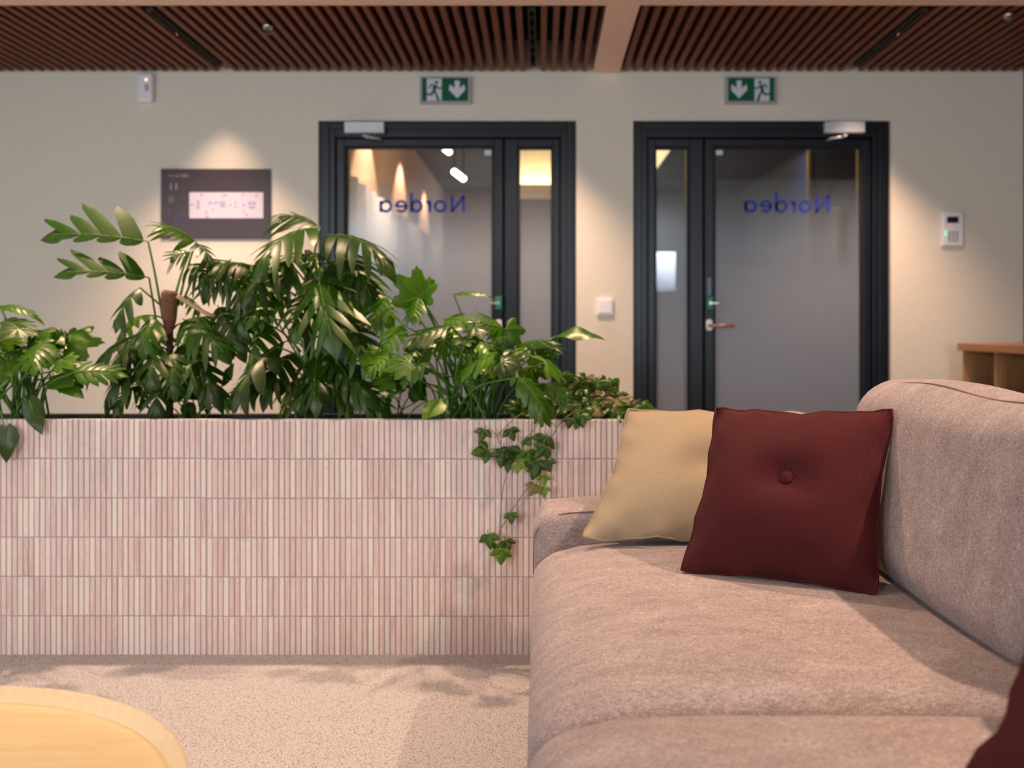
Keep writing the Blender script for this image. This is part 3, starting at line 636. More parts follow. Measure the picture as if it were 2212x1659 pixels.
def back_cushion(ya, yb, ph):
    hw, hl, hh = .12, (yb - ya) / 2, .225; wv = blob(.006, 2.4, ph)
    def fn(q, u):
        bul = (1 - abs(u.y) ** 2.6) * (1 - abs(u.z) ** 2.6)
        x = q.x + (.040 if u.x < 0 else .02) * u.x * bul - (.01 if u.x < 0 else 0) * wv(u.y, u.z) * bul / .6
        z = q.z + .006 * math.sin(5 * u.y + ph) * max(0, u.z)
        x += -.035 * max(0, -u.z) ** 1.5 * (1 - abs(u.y) ** 5)
        xr = x * math.cos(lean) + z * math.sin(lean); zr = -x * math.sin(lean) + z * math.cos(lean)
        return V((xr, q.y, zr))
    cx, cz = .885, .652
    m = rbox(cx - hw, cx + hw, ya, yb, cz - hh, cz + hh, .10, 14, fn)
    bc_o = m.build('back_cushion', 'sofa', sf, 0, 2, True)
    pts = []
    for k in range(15):                       # seam along the front edge of the top
        u = -1 + 2 * k / 14; yv = (ya + yb) / 2 + hl * .93 * u
        x, z = -.075, hh - (.1 - math.sqrt(.01 - .055 ** 2)) + .001 + .006 * math.sin(5 * u + ph) - (.03 * abs(u) ** 8)
        pts.append((cx + x * math.cos(lean) + z * math.sin(lean), yv, cz - x * math.sin(lean) + z * math.cos(lean)))
    MB().tube(pts, .003, 6).build('seam', 'seam', bc_o, 0, 2, True)
back_cushion(1.40, 2.35, .4); back_cushion(.34, 1.392, 2.1)

# ------------------------------------------------------------------ scatter cushions
def pillow(name, label, TL, TR, BL, BR, mat, pipe, thick, group, dim=(.5, .5), seed=0, button=True):
    TL, TR, BL, BR = map(V, (TL, TR, BL, BR)); n = 36; rg = random.Random(seed)
    N = ((TR - BL).cross(TL - BR)).normalized()
    if N.y > 0: N = -N
    ctr = (TL + TR + BL + BR) / 4; root = tag(empty(name, (ctr.x, ctr.y, min(BL.z, BR.z))), label, 'cushion', group)
    W = ((TR - TL).length + (BR - BL).length) / 2; H = ((TL - BL).length + (TR - BR).length) / 2
    ph = [rg.uniform(0, 6) for _ in range(6)]
    def base(u, v):
        p = TL * (1 - u) * (1 - v) + TR * u * (1 - v) + BL * (1 - u) * v + BR * u * v
        a, b = 2 * u - 1, 2 * v - 1; ex = (TR - TL).normalized(); ey = (BL - TL).normalized()
        p = p - ex * a * abs(a) * .05 * W * (1 - b * b) - ey * b * abs(b) * .042 * H * (1 - a * a)      # sides drawn in between the corners
        e = max(abs(a), abs(b)) ** 6; p = p.lerp(ctr, .045 * abs(a * b) ** 9)
        p += N * .007 * e * math.sin(9 * (a + b) + ph[0]) + N * .004 * e * math.sin(17 * (a - b) + ph[1]); return p
    def hgt(u, v, side):
        a, b = 2 * u - 1, 2 * v - 1; h = thick * (max(0, (1 - abs(a) ** 2.2) * (1 - abs(b) ** 2.2))) ** .72
        if side > 0:
            h += .004 * (1 - a * a) * (1 - b * b) * math.sin(4 * a + ph[2]) * math.sin(3.4 * b + ph[3])
            r = math.hypot(a - dim[0] * 2 + 1, b - dim[1] * 2 + 1)
            h -= thick * .24 * math.exp(-(r / .30) ** 2) + thick * .14 * math.exp(-(r / .09) ** 2)
            th = math.atan2(b - dim[1] * 2 + 1, a - dim[0] * 2 + 1)
            h += thick * .07 * math.cos(2 * th + ph[4] * .1 + 3.0) * math.exp(-((r - .25) / .16) ** 2)
        return h
    m = MB(); uv = []
    for side in (1, -1):
        o = len(m.v)
        for j in range(n + 1):
            for i in range(n + 1):
                u, v = i / n, j / n; u2 = .5 - .5 * math.cos(math.pi * u); v2 = .5 - .5 * math.cos(math.pi * v)
                m.v.append(tuple(base(u2, v2) + N * hgt(u2, v2, side) * side)); uv.append((u2 * W, -v2 * H))
        for j in range(n):
            for i in range(n):
                f = (o + j * (n + 1) + i, o + (j + 1) * (n + 1) + i, o + (j + 1) * (n + 1) + i + 1, o + j * (n + 1) + i + 1)
                m.f.append(f if side > 0 else f[::-1]); m.mi.append(0)
    ob = m.build('cover', mat, root, 0, 2, True); L = ob.data.uv_layers.new(name='UVMap')
    for lp in ob.data.loops: L.data[lp.index].uv = uv[lp.vertex_index]
    pts = []
    for k in range(4 * 16):
        t = (k % 16) / 16; s = k // 16; u, v = [(t, 0), (1, t), (1 - t, 1), (0, 1 - t)][s]; pts.append(base(u, v))
    MB().tube(pts + [pts[0]], .0032, 6, False).build('piping', pipe, root, 0, 2, True)
    if button:
        c = base(*dim) + N * (hgt(dim[0], dim[1], 1) + .0105); bm_ = MB(); A = (TR - TL).normalized(); A = (A - N * A.dot(N)).normalized(); B = N.cross(A); o = 0
        rings = [(0.0135, -.010), (.0146, -.001), (.0142, .0012), (.0128, .0028), (.0005, .0036)]
        for r_, h in rings:
            for k in range(20): a = 2 * math.pi * k / 20; bm_.v.append(tuple(c + A * r_ * math.cos(a) + B * r_ * math.sin(a) + N * h))
        for i in range(len(rings) - 1):
            for k in range(20): bm_.f.append((i * 20 + k, i * 20 + (k + 1) % 20, (i + 1) * 20 + (k + 1) % 20, (i + 1) * 20 + k)); bm_.mi.append(0)
        bm_.build('button', pipe, root, 0, 2, True)
        q = base(dim[0], dim[1]) - N * (hgt(dim[0], dim[1], -1) + .002)
    return root
pillow('scatter_cushion', 'sand beige cushion with button leaning on the armrest, behind the maroon one', P(1350, 880, 2.50), P(1879, 886, 2.44), P(1246, 1170, 2.235), P(1700, 1186, 2.20), 'beige', 'beigepipe', .074, 'cushions on the sofa', (.53, .5), 3)
pillow('scatter_cushion', 'maroon button cushion standing in front of the sand beige one', P(1541, 877, 2.15), P(1938, 881, 1.97), P(1463, 1240, 1.975), P(1901, 1292, 1.81), 'red', 'redpipe', .086, 'cushions on the sofa', (.51, .47), 8)
pillow('scatter_cushion', 'maroon cushion cut off at the lower right corner of the frame', (.585, 1.0, .83), (.74, .60, .84), (.435, .99, .485), (.60, .58, .485), 'red', 'redpipe', .07, 'cushions on the sofa', (.5, .5), 5)

# ------------------------------------------------------------------ round table
cx, cy, zt, rt = -.841, .980, .45, .4345
tb = tag(empty('coffee_table', (cx, cy, 0)), 'round pale oak tray-top coffee table at the lower left', 'table')
MB().lathe([(.0005, zt - .02), (rt - .014, zt - .02)], cx, cy, 128).build('tabletop', 'oaktop', tb, 0, 2, True)
MB().lathe([(rt - .014, zt - .0198), (rt - .001, zt - .001), (rt + .002, zt), (rt + .004, zt - .002), (rt - .004, zt - .034), (.0005, zt - .034)], cx, cy, 128).build('rim', 'oakrim', tb, .0, 2, False)
MB().lathe([(.0005, 0), (.21, 0), (.21, .012), (.03, .02), (.026, .03), (.026, zt - .06), (.10, zt - .034)], cx, cy, 40).build('pedestal', 'black', tb, 0, 2, True)

# ------------------------------------------------------------------ plants
class Plant:
    last = None
    def __init__(s, name, loc, label, cat='plant', group=None): s.e = tag(empty(name, loc), label, cat, group)
    def leaf(s, mb, mats, name='leaf'): s.last = mb.build(name, mats, s.e, 0, 2, True); return s.last
    def tube(s, pts, rad, mat='stem', name='petiole', sides=6):
        return MB().tube(pts, rad, sides).build(name, mat, s.last if name == 'petiole' and s.last else s.e, 0, 2, True)
def frame(b, t, n, arch, sag=0):
    b, t, n = V(b), V(t), V(n).normalized(); L = (t - b).length; c = (b + t) / 2 + n * arch * L
    def ev(s):
        p = b * (1 - s) ** 2 + c * 2 * s * (1 - s) + t * s * s
        T = ((c - b) * 2 * (1 - s) + (t - c) * 2 * s); T = T.normalized() if T.length > 1e-9 else (t - b).normalized()
        S = T.cross(n); S = S.normalized() if S.length > 1e-4 else T.orthogonal().normalized(); return p, T, S, S.cross(T)
    return ev, L
def leaf_pinnate(b, t, n, wd, nl=6, cut=.3, arch=.22, droop=.35, rg=random, asym=(1, 1), lobe_w=1.0):
    ev, L = frame(b, t, n, arch); m = MB(); sp = .84 / nl
    for si, side in enumerate((-1, 1)):
        for i in range(nl):
            ti = .04 + (i + .5) * sp; sh = (math.sin(math.pi * (.22 + .66 * ti))) ** .8
            l = wd * .5 * sh * rg.uniform(.88, 1.12) * asym[si]; ang = R(18 + 46 * ti + rg.uniform(-6, 6)); dr = droop * rg.uniform(.6, 1.4)
            o = len(m.v); rows = [0, cut * .6, cut, (1 + cut) * .5, .84, 1]; wf = [1, 1.0, 1.0, .90 * lobe_w, .64 * lobe_w, .06]; l *= rg.choice((1, 1, 1, .75))
            for s, wq in zip(rows, wf):
                ts = ti + sp * .2 * s
                for e, up in ((-1, 0), (0, 1), (1, 0)):
                    te = min(1, max(0, ti + e * sp * .5 * wq)); p, T, S, N = ev(te if s < cut + 1e-6 else ti + (te - ti) * .6)
                    q = p + (S * side * math.cos(ang) + T * math.sin(ang)) * l * s - N * dr * l * s * s + T * l * .18 * s * s + T * e * sp * L * .5 * wq * (0 if s < cut + 1e-6 else .4)
                    q += N * (.0025 * up * (1 - s) + .006 * (1 - up) * 0) ; m.v.append(tuple(q))
            for r_ in range(5):
                for k in range(2):
                    f = (o + r_ * 3 + k, o + r_ * 3 + k + 1, o + r_ * 3 + k + 4, o + r_ * 3 + k + 3); m.f.append(f if side < 0 else f[::-1]); m.mi.append(0)
    o = len(m.v)                                     # end lobe
    for s, wq in ((.86, .5), (.93, 1.0), (1.02, .9), (1.12, .5), (1.2, .03)):
        sc_ = min(s, 1.0); p, T, S, N = ev(sc_); p = p + T * (s - sc_) * L - N * (s - .86) ** 2 * L * .8; hw = wd * .13 * wq
        for e in (-1, 0, 1): m.v.append(tuple(p + S * e * hw - N * abs(e) * hw * .25))
    for r_ in range(4):
        for k in range(2): m.f.append((o + r_ * 3 + k + 3, o + r_ * 3 + k + 4, o + r_ * 3 + k + 1, o + r_ * 3 + k)); m.mi.append(0)
    m.cur = 1; m.tube([ev(s)[0] + ev(s)[3] * .0018 for s in (0, .25, .5, .75, 1)], (.002, .0008), 4, False, False); return m
HEART = [(0, .30), (.08, .78), (.2, 1.0), (.35, .98), (.5, .84), (.65, .64), (.8, .40), (.92, .17), (1, .01)]
OVAL = [(0, .04), (.12, .55), (.28, .92), (.42, 1.0), (.58, .92), (.75, .62), (.9, .26), (1, .01)]
LANCE = [(0, .1), (.15, .7), (.35, 1.0), (.55, .9), (.75, .6), (.9, .25), (1, .01)]
def leaf_simple(b, t, n, wd, prof=OVAL, arch=.15, fold=.2, teeth=0, wave=0, rg=random, m=None, droop=.15):
    ev, L = frame(b, t, n, arch); m = m or MB(); m.cur = 0; o = len(m.v); nu = 14; cols = (-1, -.55, 0, .55, 1); ph = rg.uniform(0, 6)
    def pr(s):
        for (a, x), (c, y) in zip(prof, prof[1:]):
            if a <= s <= c: return x + (y - x) * (s - a) / (c - a)
        return 0
    for i in range(nu + 1):
        s = i / nu; p, T, S, N = ev(s); hw = wd / 2 * pr(s); tk = 1
        if teeth and i % 2: tk = 1 - teeth
        for k in cols:
            kk = k * (tk if abs(k) == 1 else 1); bk = -.16 * L * abs(k) * max(0, 1 - s / .22) if prof is HEART else 0
            m.v.append(tuple(p + S * kk * hw + T * bk + N * (fold * abs(k) * hw - droop * hw * k * k * 2 + wave * hw * math.sin(9 * s + ph + k) * abs(k))))
    for i in range(nu):
        for k in range(4): m.f.append((o + (i + 1) * 5 + k, o + (i + 1) * 5 + k + 1, o + i * 5 + k + 1, o + i * 5 + k)); m.mi.append(0)
    m.cur = 1; m.tube([ev(s)[0] + ev(s)[3] * .0012 for s in (0, .3, .6, .9)], (.0014, .0006), 4, False, False); m.cur = 0; return m
def leaf_lobed(b, t, n, wd, rg, deep=.42, arch=.12, droop=.25, nl=5): return leaf_pinnate(b, t, n, wd, nl, deep, arch, droop, rg, (1, 1), 1.35)
def leaf_tri(b, t, n, sz, rg):                       # three toothed leaflets
    b, t, n = V(b), V(t), V(n).normalized(); d = (t - b).normalized(); L = (t - b).length; s = d.cross(n).normalized(); m = MB()
    j = b + d * L * .25; PR = [(0, .15), (.2, .7), (.45, 1), (.65, .8), (.85, .4), (1, .02)]
    leaf_simple(j, t, n, sz * .62, PR, .12, .1, .28, .1, rg, m, .25)
    for k in (-1, 1): leaf_simple(j, j + (d * .45 + s * k * .75 - n * .12) * L * .72, n + s * k * .2, sz * .48, PR, .12, .1, .28, .1, rg, m, .25)
    m.tube([b, (b + j) / 2, j], .001, 4, False); return m
def leaf_palm(b, t, n, size, rg, nl=5):
    b, t, n = V(b), V(t), V(n).normalized(); d = (t - b).normalized(); n = (n - d * n.dot(d)).normalized(); s_ = d.cross(n); m = MB(); K = 44; RG = (.25, .5, .75, 1.0); m.v.append(tuple(b)); ph = rg.uniform(-.3, .3); dr = rg.uniform(.15, .5) / size
    for j, q in enumerate(RG):
        for i in range(K + 1):
            th = R(-125 + 250 * i / K); lob = .5 + .5 * math.cos(nl * 2 * math.pi * (i / K - .5) + (0 if nl % 2 else math.pi) + ph)
            r = size * (1 - .42 * (abs(th) / R(125)) ** 1.3) * (1 - (.36 * q * q) * (1 - lob ** .7)) * q
            if q == 1: r *= 1 + .05 * math.sin(i * 2.9 + ph)
            p = b + (d * math.cos(th) + s_ * math.sin(th)) * r - n * dr * r * r + n * .05 * r * (lob - .5); m.v.append(tuple(p))
    for i in range(K): m.f.append((0, 1 + i, 2 + i)); m.mi.append(0)
    for j in range(3):
        for i in range(K): o = 1 + j * (K + 1) + i; m.f.append((o, o + K + 1, o + K + 2, o + 1)); m.mi.append(0)
    m.cur = 1
    for k in range(nl):
        th = R(-125 + 250 * (k + .5) / nl); u = d * math.cos(th) + s_ * math.sin(th); L = size * .8 * (1 - .4 * (abs(th) / R(125)) ** 1.3); m.tube([b, b + u * L * .5 - n * dr * L * L * .25 + n * .002, b + u * L - n * dr * L * L + n * .002], (.0016, .0005), 4, False, False)
    m.cur = 0; return m
ZS = ZP - .06
def nhint(rg, x=0, y=-.7, z=.75, j=.25): return V((x + rg.uniform(-j, j), y + rg.uniform(-j, j), z + rg.uniform(-j * .6, j * .6)))

def pole_plant(name, px, D, top_py, label, seed, hand, count, hlo, hhi, reach, clear=None):
    rg = random.Random(seed); x = PX(px, D); pt = Plant(name, (x, D, ZS), label, 'plant'); ztop = PZ(top_py, D)
    for hd in hand:
        (b, t, wpx, kw) = hd; kw = dict(kw); db = kw.pop('db', D); dt = kw.pop('dt', D - .06); n = kw.pop('n', (0, -.7, .75)); mat = kw.pop('mat', 'leafd'); kw['nl'] = min(5, kw.get('nl', 4)); pe = kw.pop('pet', None)
        B_, T_ = P(*b, db), P(*t, dt)
        pt.leaf(leaf_pinnate(B_, T_, n, wpx * D / F, rg=rg, **kw), [mat, 'rib'])
        if pe: q = V((x, D, PZ(pe[1], D))) if pe[0] is None else P(pe[0], pe[1], D); pt.tube([q, (q + B_) / 2 + V((0, 0, .012)), B_], (.0042, .003))
    for i in range(count):
        h = hlo + (hhi - hlo) * ((i + rg.random()) / count); az = i * 2.399 + rg.uniform(-.5, .5); dr = V((math.cos(az), math.sin(az) * .75, 0))
        q = V((x, D, h)); pl_ = rg.uniform(.06, .16) * reach; B_ = q + dr * pl_ + V((0, 0, rg.uniform(.02, .09)))
        L = rg.uniform(.14, .24) * reach; T_ = B_ + dr * L * rg.uniform(.55, .9) + V((0, 0, -L * rg.uniform(.25, .8)))
        if T_.z < ZP + .005 and T_.y < DP + .05: T_.z = ZP + .01
        if clear and any(clear[0] < CX + q_.x * F / q_.y < clear[1] and clear[2] < CY + (CH - q_.z) * F / q_.y < clear[3] and q_.y < D for q_ in (B_, T_, (B_ + T_) / 2)): continue
        n = dr * rg.uniform(.2, .7) + V((0, -.35, .75)); mat = rg.choice(('leafd', 'leafd', 'leafd', 'leafm')) if i % 11 else 'leafl'
        pt.leaf(leaf_pinnate(B_, T_, n, L * rg.uniform(.75, 1.0), rg.choice((3, 4, 4)), rg.uniform(.26, .42), rg.uniform(.15, .35), rg.uniform(.3, .7), rg), [mat, 'rib'])
        pt.tube([q, q + dr * pl_ * .4 + V((0, 0, .03)), B_], (.0036, .0026))
    return pt, x, ztop, rg
# moss-pole plant
U = V
A, ax_, az_, rg = pole_plant('climbing_monstera', 366, 3.02, 630, 'split-leaf climber on a brown coir pole, second plant from the left', 11, [
    ((320, 522), (112, 507), 150, dict(n=(-.05, -.85, .42), dt=3.0, arch=.12, droop=.1, cut=.22, nl=4, asym=(.4, 1.3), mat='leafd', pet=(352, 690))),
    ((322, 600), (142, 588), 118, dict(n=(-.05, -.8, .45), dt=2.95, arch=.14, droop=.1, cut=.25, nl=4, asym=(.35, 1.2), mat='leafd', pet=(352, 800))),
    ((423, 524), (345, 492), 120, dict(n=(.1, -.6, .8), dt=2.94, arch=.25, droop=.5, nl=4, mat='leafm', pet=(388, 645))),
    ((424, 526), (452, 560), 60, dict(n=(.5, -.6, .6), nl=3, arch=.2)),
    ((410, 545), (370, 560), 90, dict(n=(-.2, -.8, .5), nl=4, db=3.08, dt=3.06, pet=(378, 640))),
    ((410, 570), (450, 610), 120, dict(n=(.3, -.8, .5), nl=5, pet=(385, 660))),
    ((440, 560), (500, 610), 120, dict(n=(.2, -.7, .6), nl=5, pet=(392, 660))),
    ((350, 700), (240, 800), 130, dict(n=(-.4, -.7, .6), nl=5, dt=2.9)), ((345, 730), (225, 880), 120, dict(n=(-.5, -.7, .5), nl=6, dt=2.92)),
    ((395, 690), (482, 760), 150, dict(n=(.3, -.8, .5), nl=5, dt=2.9)), ((390, 740), (470, 860), 120, dict(n=(.4, -.8, .4), nl=6, dt=2.9)), ((375, 760), (375, 850), 90, dict(n=(.1, -.9, .3), nl=5, dt=2.86, db=2.93)),
    ((470, 660), (520, 760), 120, dict(n=(.2, -.9, .3), nl=5, dt=2.94)), ((480, 580), (540, 660), 130, dict(n=(.1, -.8, .5), nl=6)), ((330, 820), (250, 880), 110, dict(n=(-.3, -.8, .5), nl=4, dt=2.9)),
    ], 22, ZP + .02, PZ(660, 3.02), .85, (335, 410, 600, 735))
A.tube([(ax_, 3.02, ZS), (ax_ + .002, 3.02, PZ(712, 3.02))], (.012, .010), 'trunk', 'pole', 10)
A.tube([P(364, 722, 3.0), P(364, 715, 3.0), P(366, 690, 3.0), P(366, 650, 3.0), P(367, 634, 3.0), P(368, 628, 3.0)], (.008, .013, .022, .027, .027, .018), 'moss', 'coir_wrap', 14)['label'] = 'brown coir wrapped pole top'
A.tube([P(384, 640, 2.99), P(420, 662, 2.98), P(448, 678, 2.98), P(470, 684, 3.0)], (.009, .006), 'root', 'aerial_root')
# big monstera
B, bx_, bz_, rg = pole_plant('large_monstera', 662, 3.05, 520, 'tall bushy split-leaf plant with large glossy leaves in the middle of the planter', 21, [
    ((690, 492), (556, 575), 190, dict(n=(-.25, -.6, .85), db=3.03, dt=2.86, nl=6, arch=.25, droop=.45, cut=.2, pet=(665, 640))),
    ((706, 508), (838, 572), 170, dict(n=(.3, -.6, .8), db=3.03, dt=2.88, nl=6, arch=.25, droop=.6, cut=.2, pet=(668, 640))),
    ((686, 588), (716, 730), 190, dict(n=(0, -.85, .5), db=2.98, dt=2.78, nl=6, arch=.18, droop=.35, cut=.2, pet=(665, 660))),
    ((690, 490), (600, 470), 150, dict(n=(-.1, -.5, .9), db=3.08, dt=3.04, nl=6, arch=.25, droop=.5, cut=.2)),
    ((580, 700), (540, 800), 110, dict(n=(-.3, -.7, .6), dt=2.9, nl=6, droop=.6, pet=(650, 760))),
    ((535, 590), (520, 735), 130, dict(n=(-.2, -.9, .3), dt=2.95, nl=6, droop=.5, pet=(640, 640))),
    ((545, 575), (462, 580), 120, dict(n=(0, -.6, .8), dt=2.95, nl=5, droop=.6)), ((600, 600), (560, 680), 150, dict(n=(-.1, -.9, .4), nl=6, dt=2.95)),
    ((630, 640), (540, 690), 130, dict(n=(-.2, -.7, .7), nl=6, dt=2.92)), ((740, 540), (800, 640), 140, dict(n=(.3, -.7, .6), nl=6, dt=2.95)),
    ((760, 600), (840, 690), 150, dict(n=(.3, -.8, .5), nl=6, dt=2.98, mat='leafm')), ((730, 680), (800, 790), 140, dict(n=(.3, -.8, .5), nl=6, dt=2.94)), ((620, 820), (510, 850), 120, dict(n=(-.2, -.7, .7), nl=5, dt=2.9, droop=.5)),
    ((700, 780), (800, 860), 130, dict(n=(.3, -.8, .5), nl=6, dt=2.92)), ((640, 760), (570, 860), 120, dict(n=(-.2, -.8, .5), nl=5, dt=2.9)), ((690, 760), (680, 870), 120, dict(n=(0, -.9, .4), nl=5, dt=2.88)),
    ((500, 560), (440, 640), 120, dict(n=(-.1, -.8, .5), nl=6, dt=3.0)), ((720, 800), (830, 880), 130, dict(n=(.3, -.8, .5), nl=6, dt=2.95)),
    ((650, 540), (610, 620), 150, dict(n=(-.1, -.9, .4), nl=6, dt=2.98)), ((720, 560), (760, 640), 150, dict(n=(.2, -.9, .4), nl=6, dt=2.98)),
    ], 24, ZP + .0, PZ(560, 3.05), 1.0)
B.tube([(bx_, 3.05, ZS), (bx_ + .004, 3.05, PZ(540, 3.05))], (.014, .010), 'trunk', 'pole', 10)
for k in range(9):
    xx = bx_ + rg.uniform(-.05, .06); B.tube([(xx, 3.03 + rg.uniform(-.05, .05), ZS), (xx + rg.uniform(-.02, .02), 3.02, ZP + .1), (bx_ + rg.uniform(-.1, .1), 3.02, PZ(rg.uniform(640, 800), 3.02))], (.005, .003), 'stem', 'stem')
# leafy philodendrons with long stems
def fan_plant(name, label, px0, px1, D, seed, hand, count, spread, hrange):
    rg = random.Random(seed); pt = Plant(name, P((px0 + px1) / 2, 905, D).to_2d().to_3d() + V((0, 0, ZS)), label, 'plant')
    pt.e.location = (PX((px0 + px1) / 2, D), D, ZS); S0 = []
    def base(): return V((PX(rg.uniform(px0, px1), D), D + rg.uniform(-.07, .09), ZS))
    for (b, t, wpx, kw) in hand:
        kw = dict(kw); db = kw.pop('db', D - .04); dt = kw.pop('dt', D - .1); n = kw.pop('n', (0, -.7, .7)); mat = kw.pop('mat', 'leafm'); simple = kw.pop('simple', None); st = kw.pop('st', None)
        B_, T_ = P(*b, db), P(*t, dt)
        palm = kw.pop('palm', 0)
        m = leaf_palm(B_, T_, n, palm * D / F, rg, 5) if palm else leaf_simple(B_, T_, n, wpx * D / F, simple, rg=rg, **kw) if simple else leaf_lobed(B_, T_, n, wpx * D / F, rg, **kw)
        pt.leaf(m, [mat, 'rib'])
        q = P(*st, D) if st else base(); q.z = ZS
        mid = q.lerp(B_, .55); mid.z += .05; mid.x = q.x + (B_.x - q.x) * .42; pt.tube([q, mid, B_], (.0045, .0024))
    for i in range(count):
        q = base(); a = (i + rg.random()) / count * 2 - 1; px = (px0 + px1) / 2 + a * spread + rg.uniform(-20, 20)
        lo, hi = hrange; py = lo + (hi - lo) * (abs(a) ** 1.5 * .6 + rg.random() * .55); dd = D + (rg.uniform(-.34, -.16) if i % 4 == 1 else rg.uniform(-.13, .12)); B_ = P(px, min(py, 840 if dd < 2.84 else 870), dd)
        d = V((a + rg.uniform(-.7, .7), rg.uniform(-1, .5), rg.uniform(-.7, .1))).normalized(); L = rg.uniform(.08, .15); T_ = B_ + d * L
        pt.leaf(leaf_palm(B_, T_, nhint(rg, d.x * .2), L * rg.uniform(.5, .72), rg, rg.choice((5, 5, 7))) if i % 5 in (0, 2, 3) else leaf_lobed(B_, T_, nhint(rg, d.x * .2), L * rg.uniform(.75, 1.0), rg, rg.uniform(.4, .6), rg.uniform(.05, .2), rg.uniform(.2, .5)), [rg.choice(('leafm', 'leafm', 'leafd', 'leafl' if i % 3 == 0 else 'leafm')), 'rib'])
        mid = q.lerp(B_, .55); mid.z += .04; mid.x = q.x + (B_.x - q.x) * .4; pt.tube([q, mid, B_], (.0042, .0022))
    return pt, rg
fan_plant('lobed_philodendron', 'light green lobed-leaf plant with a fan of long stems right of the tall monstera', 950, 1070, 3.0, 31, [
    ((909, 641), (846, 594), 150, dict(n=(-.1, -.9, .35), mat='leafm', palm=74)), ((911, 640), (945, 606), 110, dict(n=(.1, -.8, .5), mat='leafm', palm=52)), ((905, 643), (893, 690), 70, dict(n=(-.2, -.9, .2), deep=.5)),
    ((978, 706), (884, 738), 80, dict(n=(-.1, -.55, .85), mat='leafd', dt=2.84, db=2.9)), ((1092, 710), (1122, 742), 110, dict(n=(.1, -.9, .35), dt=2.95, palm=52)), ((1090, 712), (1040, 700), 90, dict(n=(0, -.8, .5), mat='leafm')),
    ((980, 636), (1062, 642), 34, dict(n=(0, -.35, .9), arch=.18, dt=2.95)), ((1200, 727), (1308, 735), 44, dict(n=(0, -.5, .8), arch=.26, simple=LANCE, wave=.25, dt=2.92, st=(1030, 900))),
    ((1116, 748), (1196, 738), 50, dict(n=(0, -.6, .8), arch=.1)), ((1175, 828), (1236, 872), 90, dict(n=(.1, -.9, .4), dt=2.88, db=2.9, st=(1060, 900))), ((1140, 770), (1195, 800), 70, dict(n=(.2, -.7, .6))),
    ((770, 766), (858, 782), 60, dict(n=(0, -.6, .8), mat='leafl', simple=LANCE, wave=.3, st=(960, 900))), ((962, 862), (912, 906), 48, dict(n=(-.3, -.8, .4), mat='leafl', simple=LANCE, dt=2.8, db=2.86)),
    ((1000, 740), (1060, 752), 60, dict()), ((960, 690), (1012, 695), 60, dict()), ((1030, 720), (1018, 760), 60, dict(n=(0, -.9, .3))), ((900, 760), (850, 800), 70, dict(n=(-.2, -.8, .5))), ((840, 640), (800, 700), 80, dict(n=(-.2, -.8, .5))),
    ((980, 790), (1020, 830), 60, dict(n=(0, -.9, .3))), ((870, 700), (830, 760), 70, dict(n=(-.2, -.8, .5))), ((1110, 800), (1160, 850), 80, dict(n=(.2, -.8, .4))),
    ], 34, 175, (690, 830))
fan_plant('lobed_philodendron', 'light green lobed-leaf plant with long stems at the left end of the planter', -40, 90, 3.0, 37, [
    ((0, 662), (84, 688), 40, dict(n=(0, -.45, .85), arch=.22, dt=2.95)), ((150, 738), (214, 728), 60, dict(n=(.1, -.8, .5), dt=2.95, palm=64)), ((150, 740), (118, 722), 50, dict(n=(0, -.9, .4))), ((10, 690), (70, 715), 60, dict()),
    ((85, 715), (140, 745), 50, dict(n=(0, -.5, .8), simple=LANCE, wave=.2)), ((125, 770), (175, 800), 60, dict()), ((60, 735), (110, 760), 90, dict(n=(0, -.9, .4), mat='leafd')), ((110, 815), (160, 835), 60, dict(n=(0, -.7, .7), mat='leafl', simple=LANCE)), ((120, 820), (182, 862), 40, dict(n=(.2, -.7, .6), simple=LANCE)),
    ((0, 720), (-40, 745), 70, dict()), ((20, 745), (50, 780), 60, dict(n=(0, -.9, .3))),
    ], 30, 140, (690, 830))
# heart-leaved trailing plant
Hh = Plant('heartleaf_vine', P(20, 905, 2.88).to_2d().to_3d(), 'heart-shaped trailing leaves hanging over the tiles at the left edge'); Hh.e.location = (PX(20, 2.88), 2.88, ZS); rg = random.Random(3)
Hh.leaf(leaf_simple(P(64, 866, 2.82), P(92, 940, 2.79), (.1, -.95, .3), 46 * 2.8 / F, HEART, .1, .12, 0, .15, rg), ['leafd', 'rib']); Hh.tube([P(20, 905, 2.9) + V((0, 0, -.05)), P(45, 870, 2.86), P(66, 866, 2.83)], (.003, .002))
Hh.leaf(leaf_simple(P(11, 926, 2.79), P(14, 1000, 2.785), (.05, -.97, .2), 54 * 2.8 / F, HEART, .08, .12, 0, .1, rg), ['leafd', 'rib']); Hh.tube([P(-15, 905, 2.9) + V((0, 0, -.05)), P(-8, 880, 2.84), P(2, 893, 2.80), P(10, 925, 2.79)], (.003, .002))
Hh.leaf(leaf_simple(P(10, 786, 2.86), P(2, 838, 2.83), (0, -.95, .3), 60 * 2.8 / F, HEART, .08, .12, 0, .1, rg), ['leafm', 'rib']); Hh.tube([P(0, 905, 2.9) + V((0, 0, -.05)), P(0, 820, 2.86), P(8, 790, 2.86)], (.003, .002))
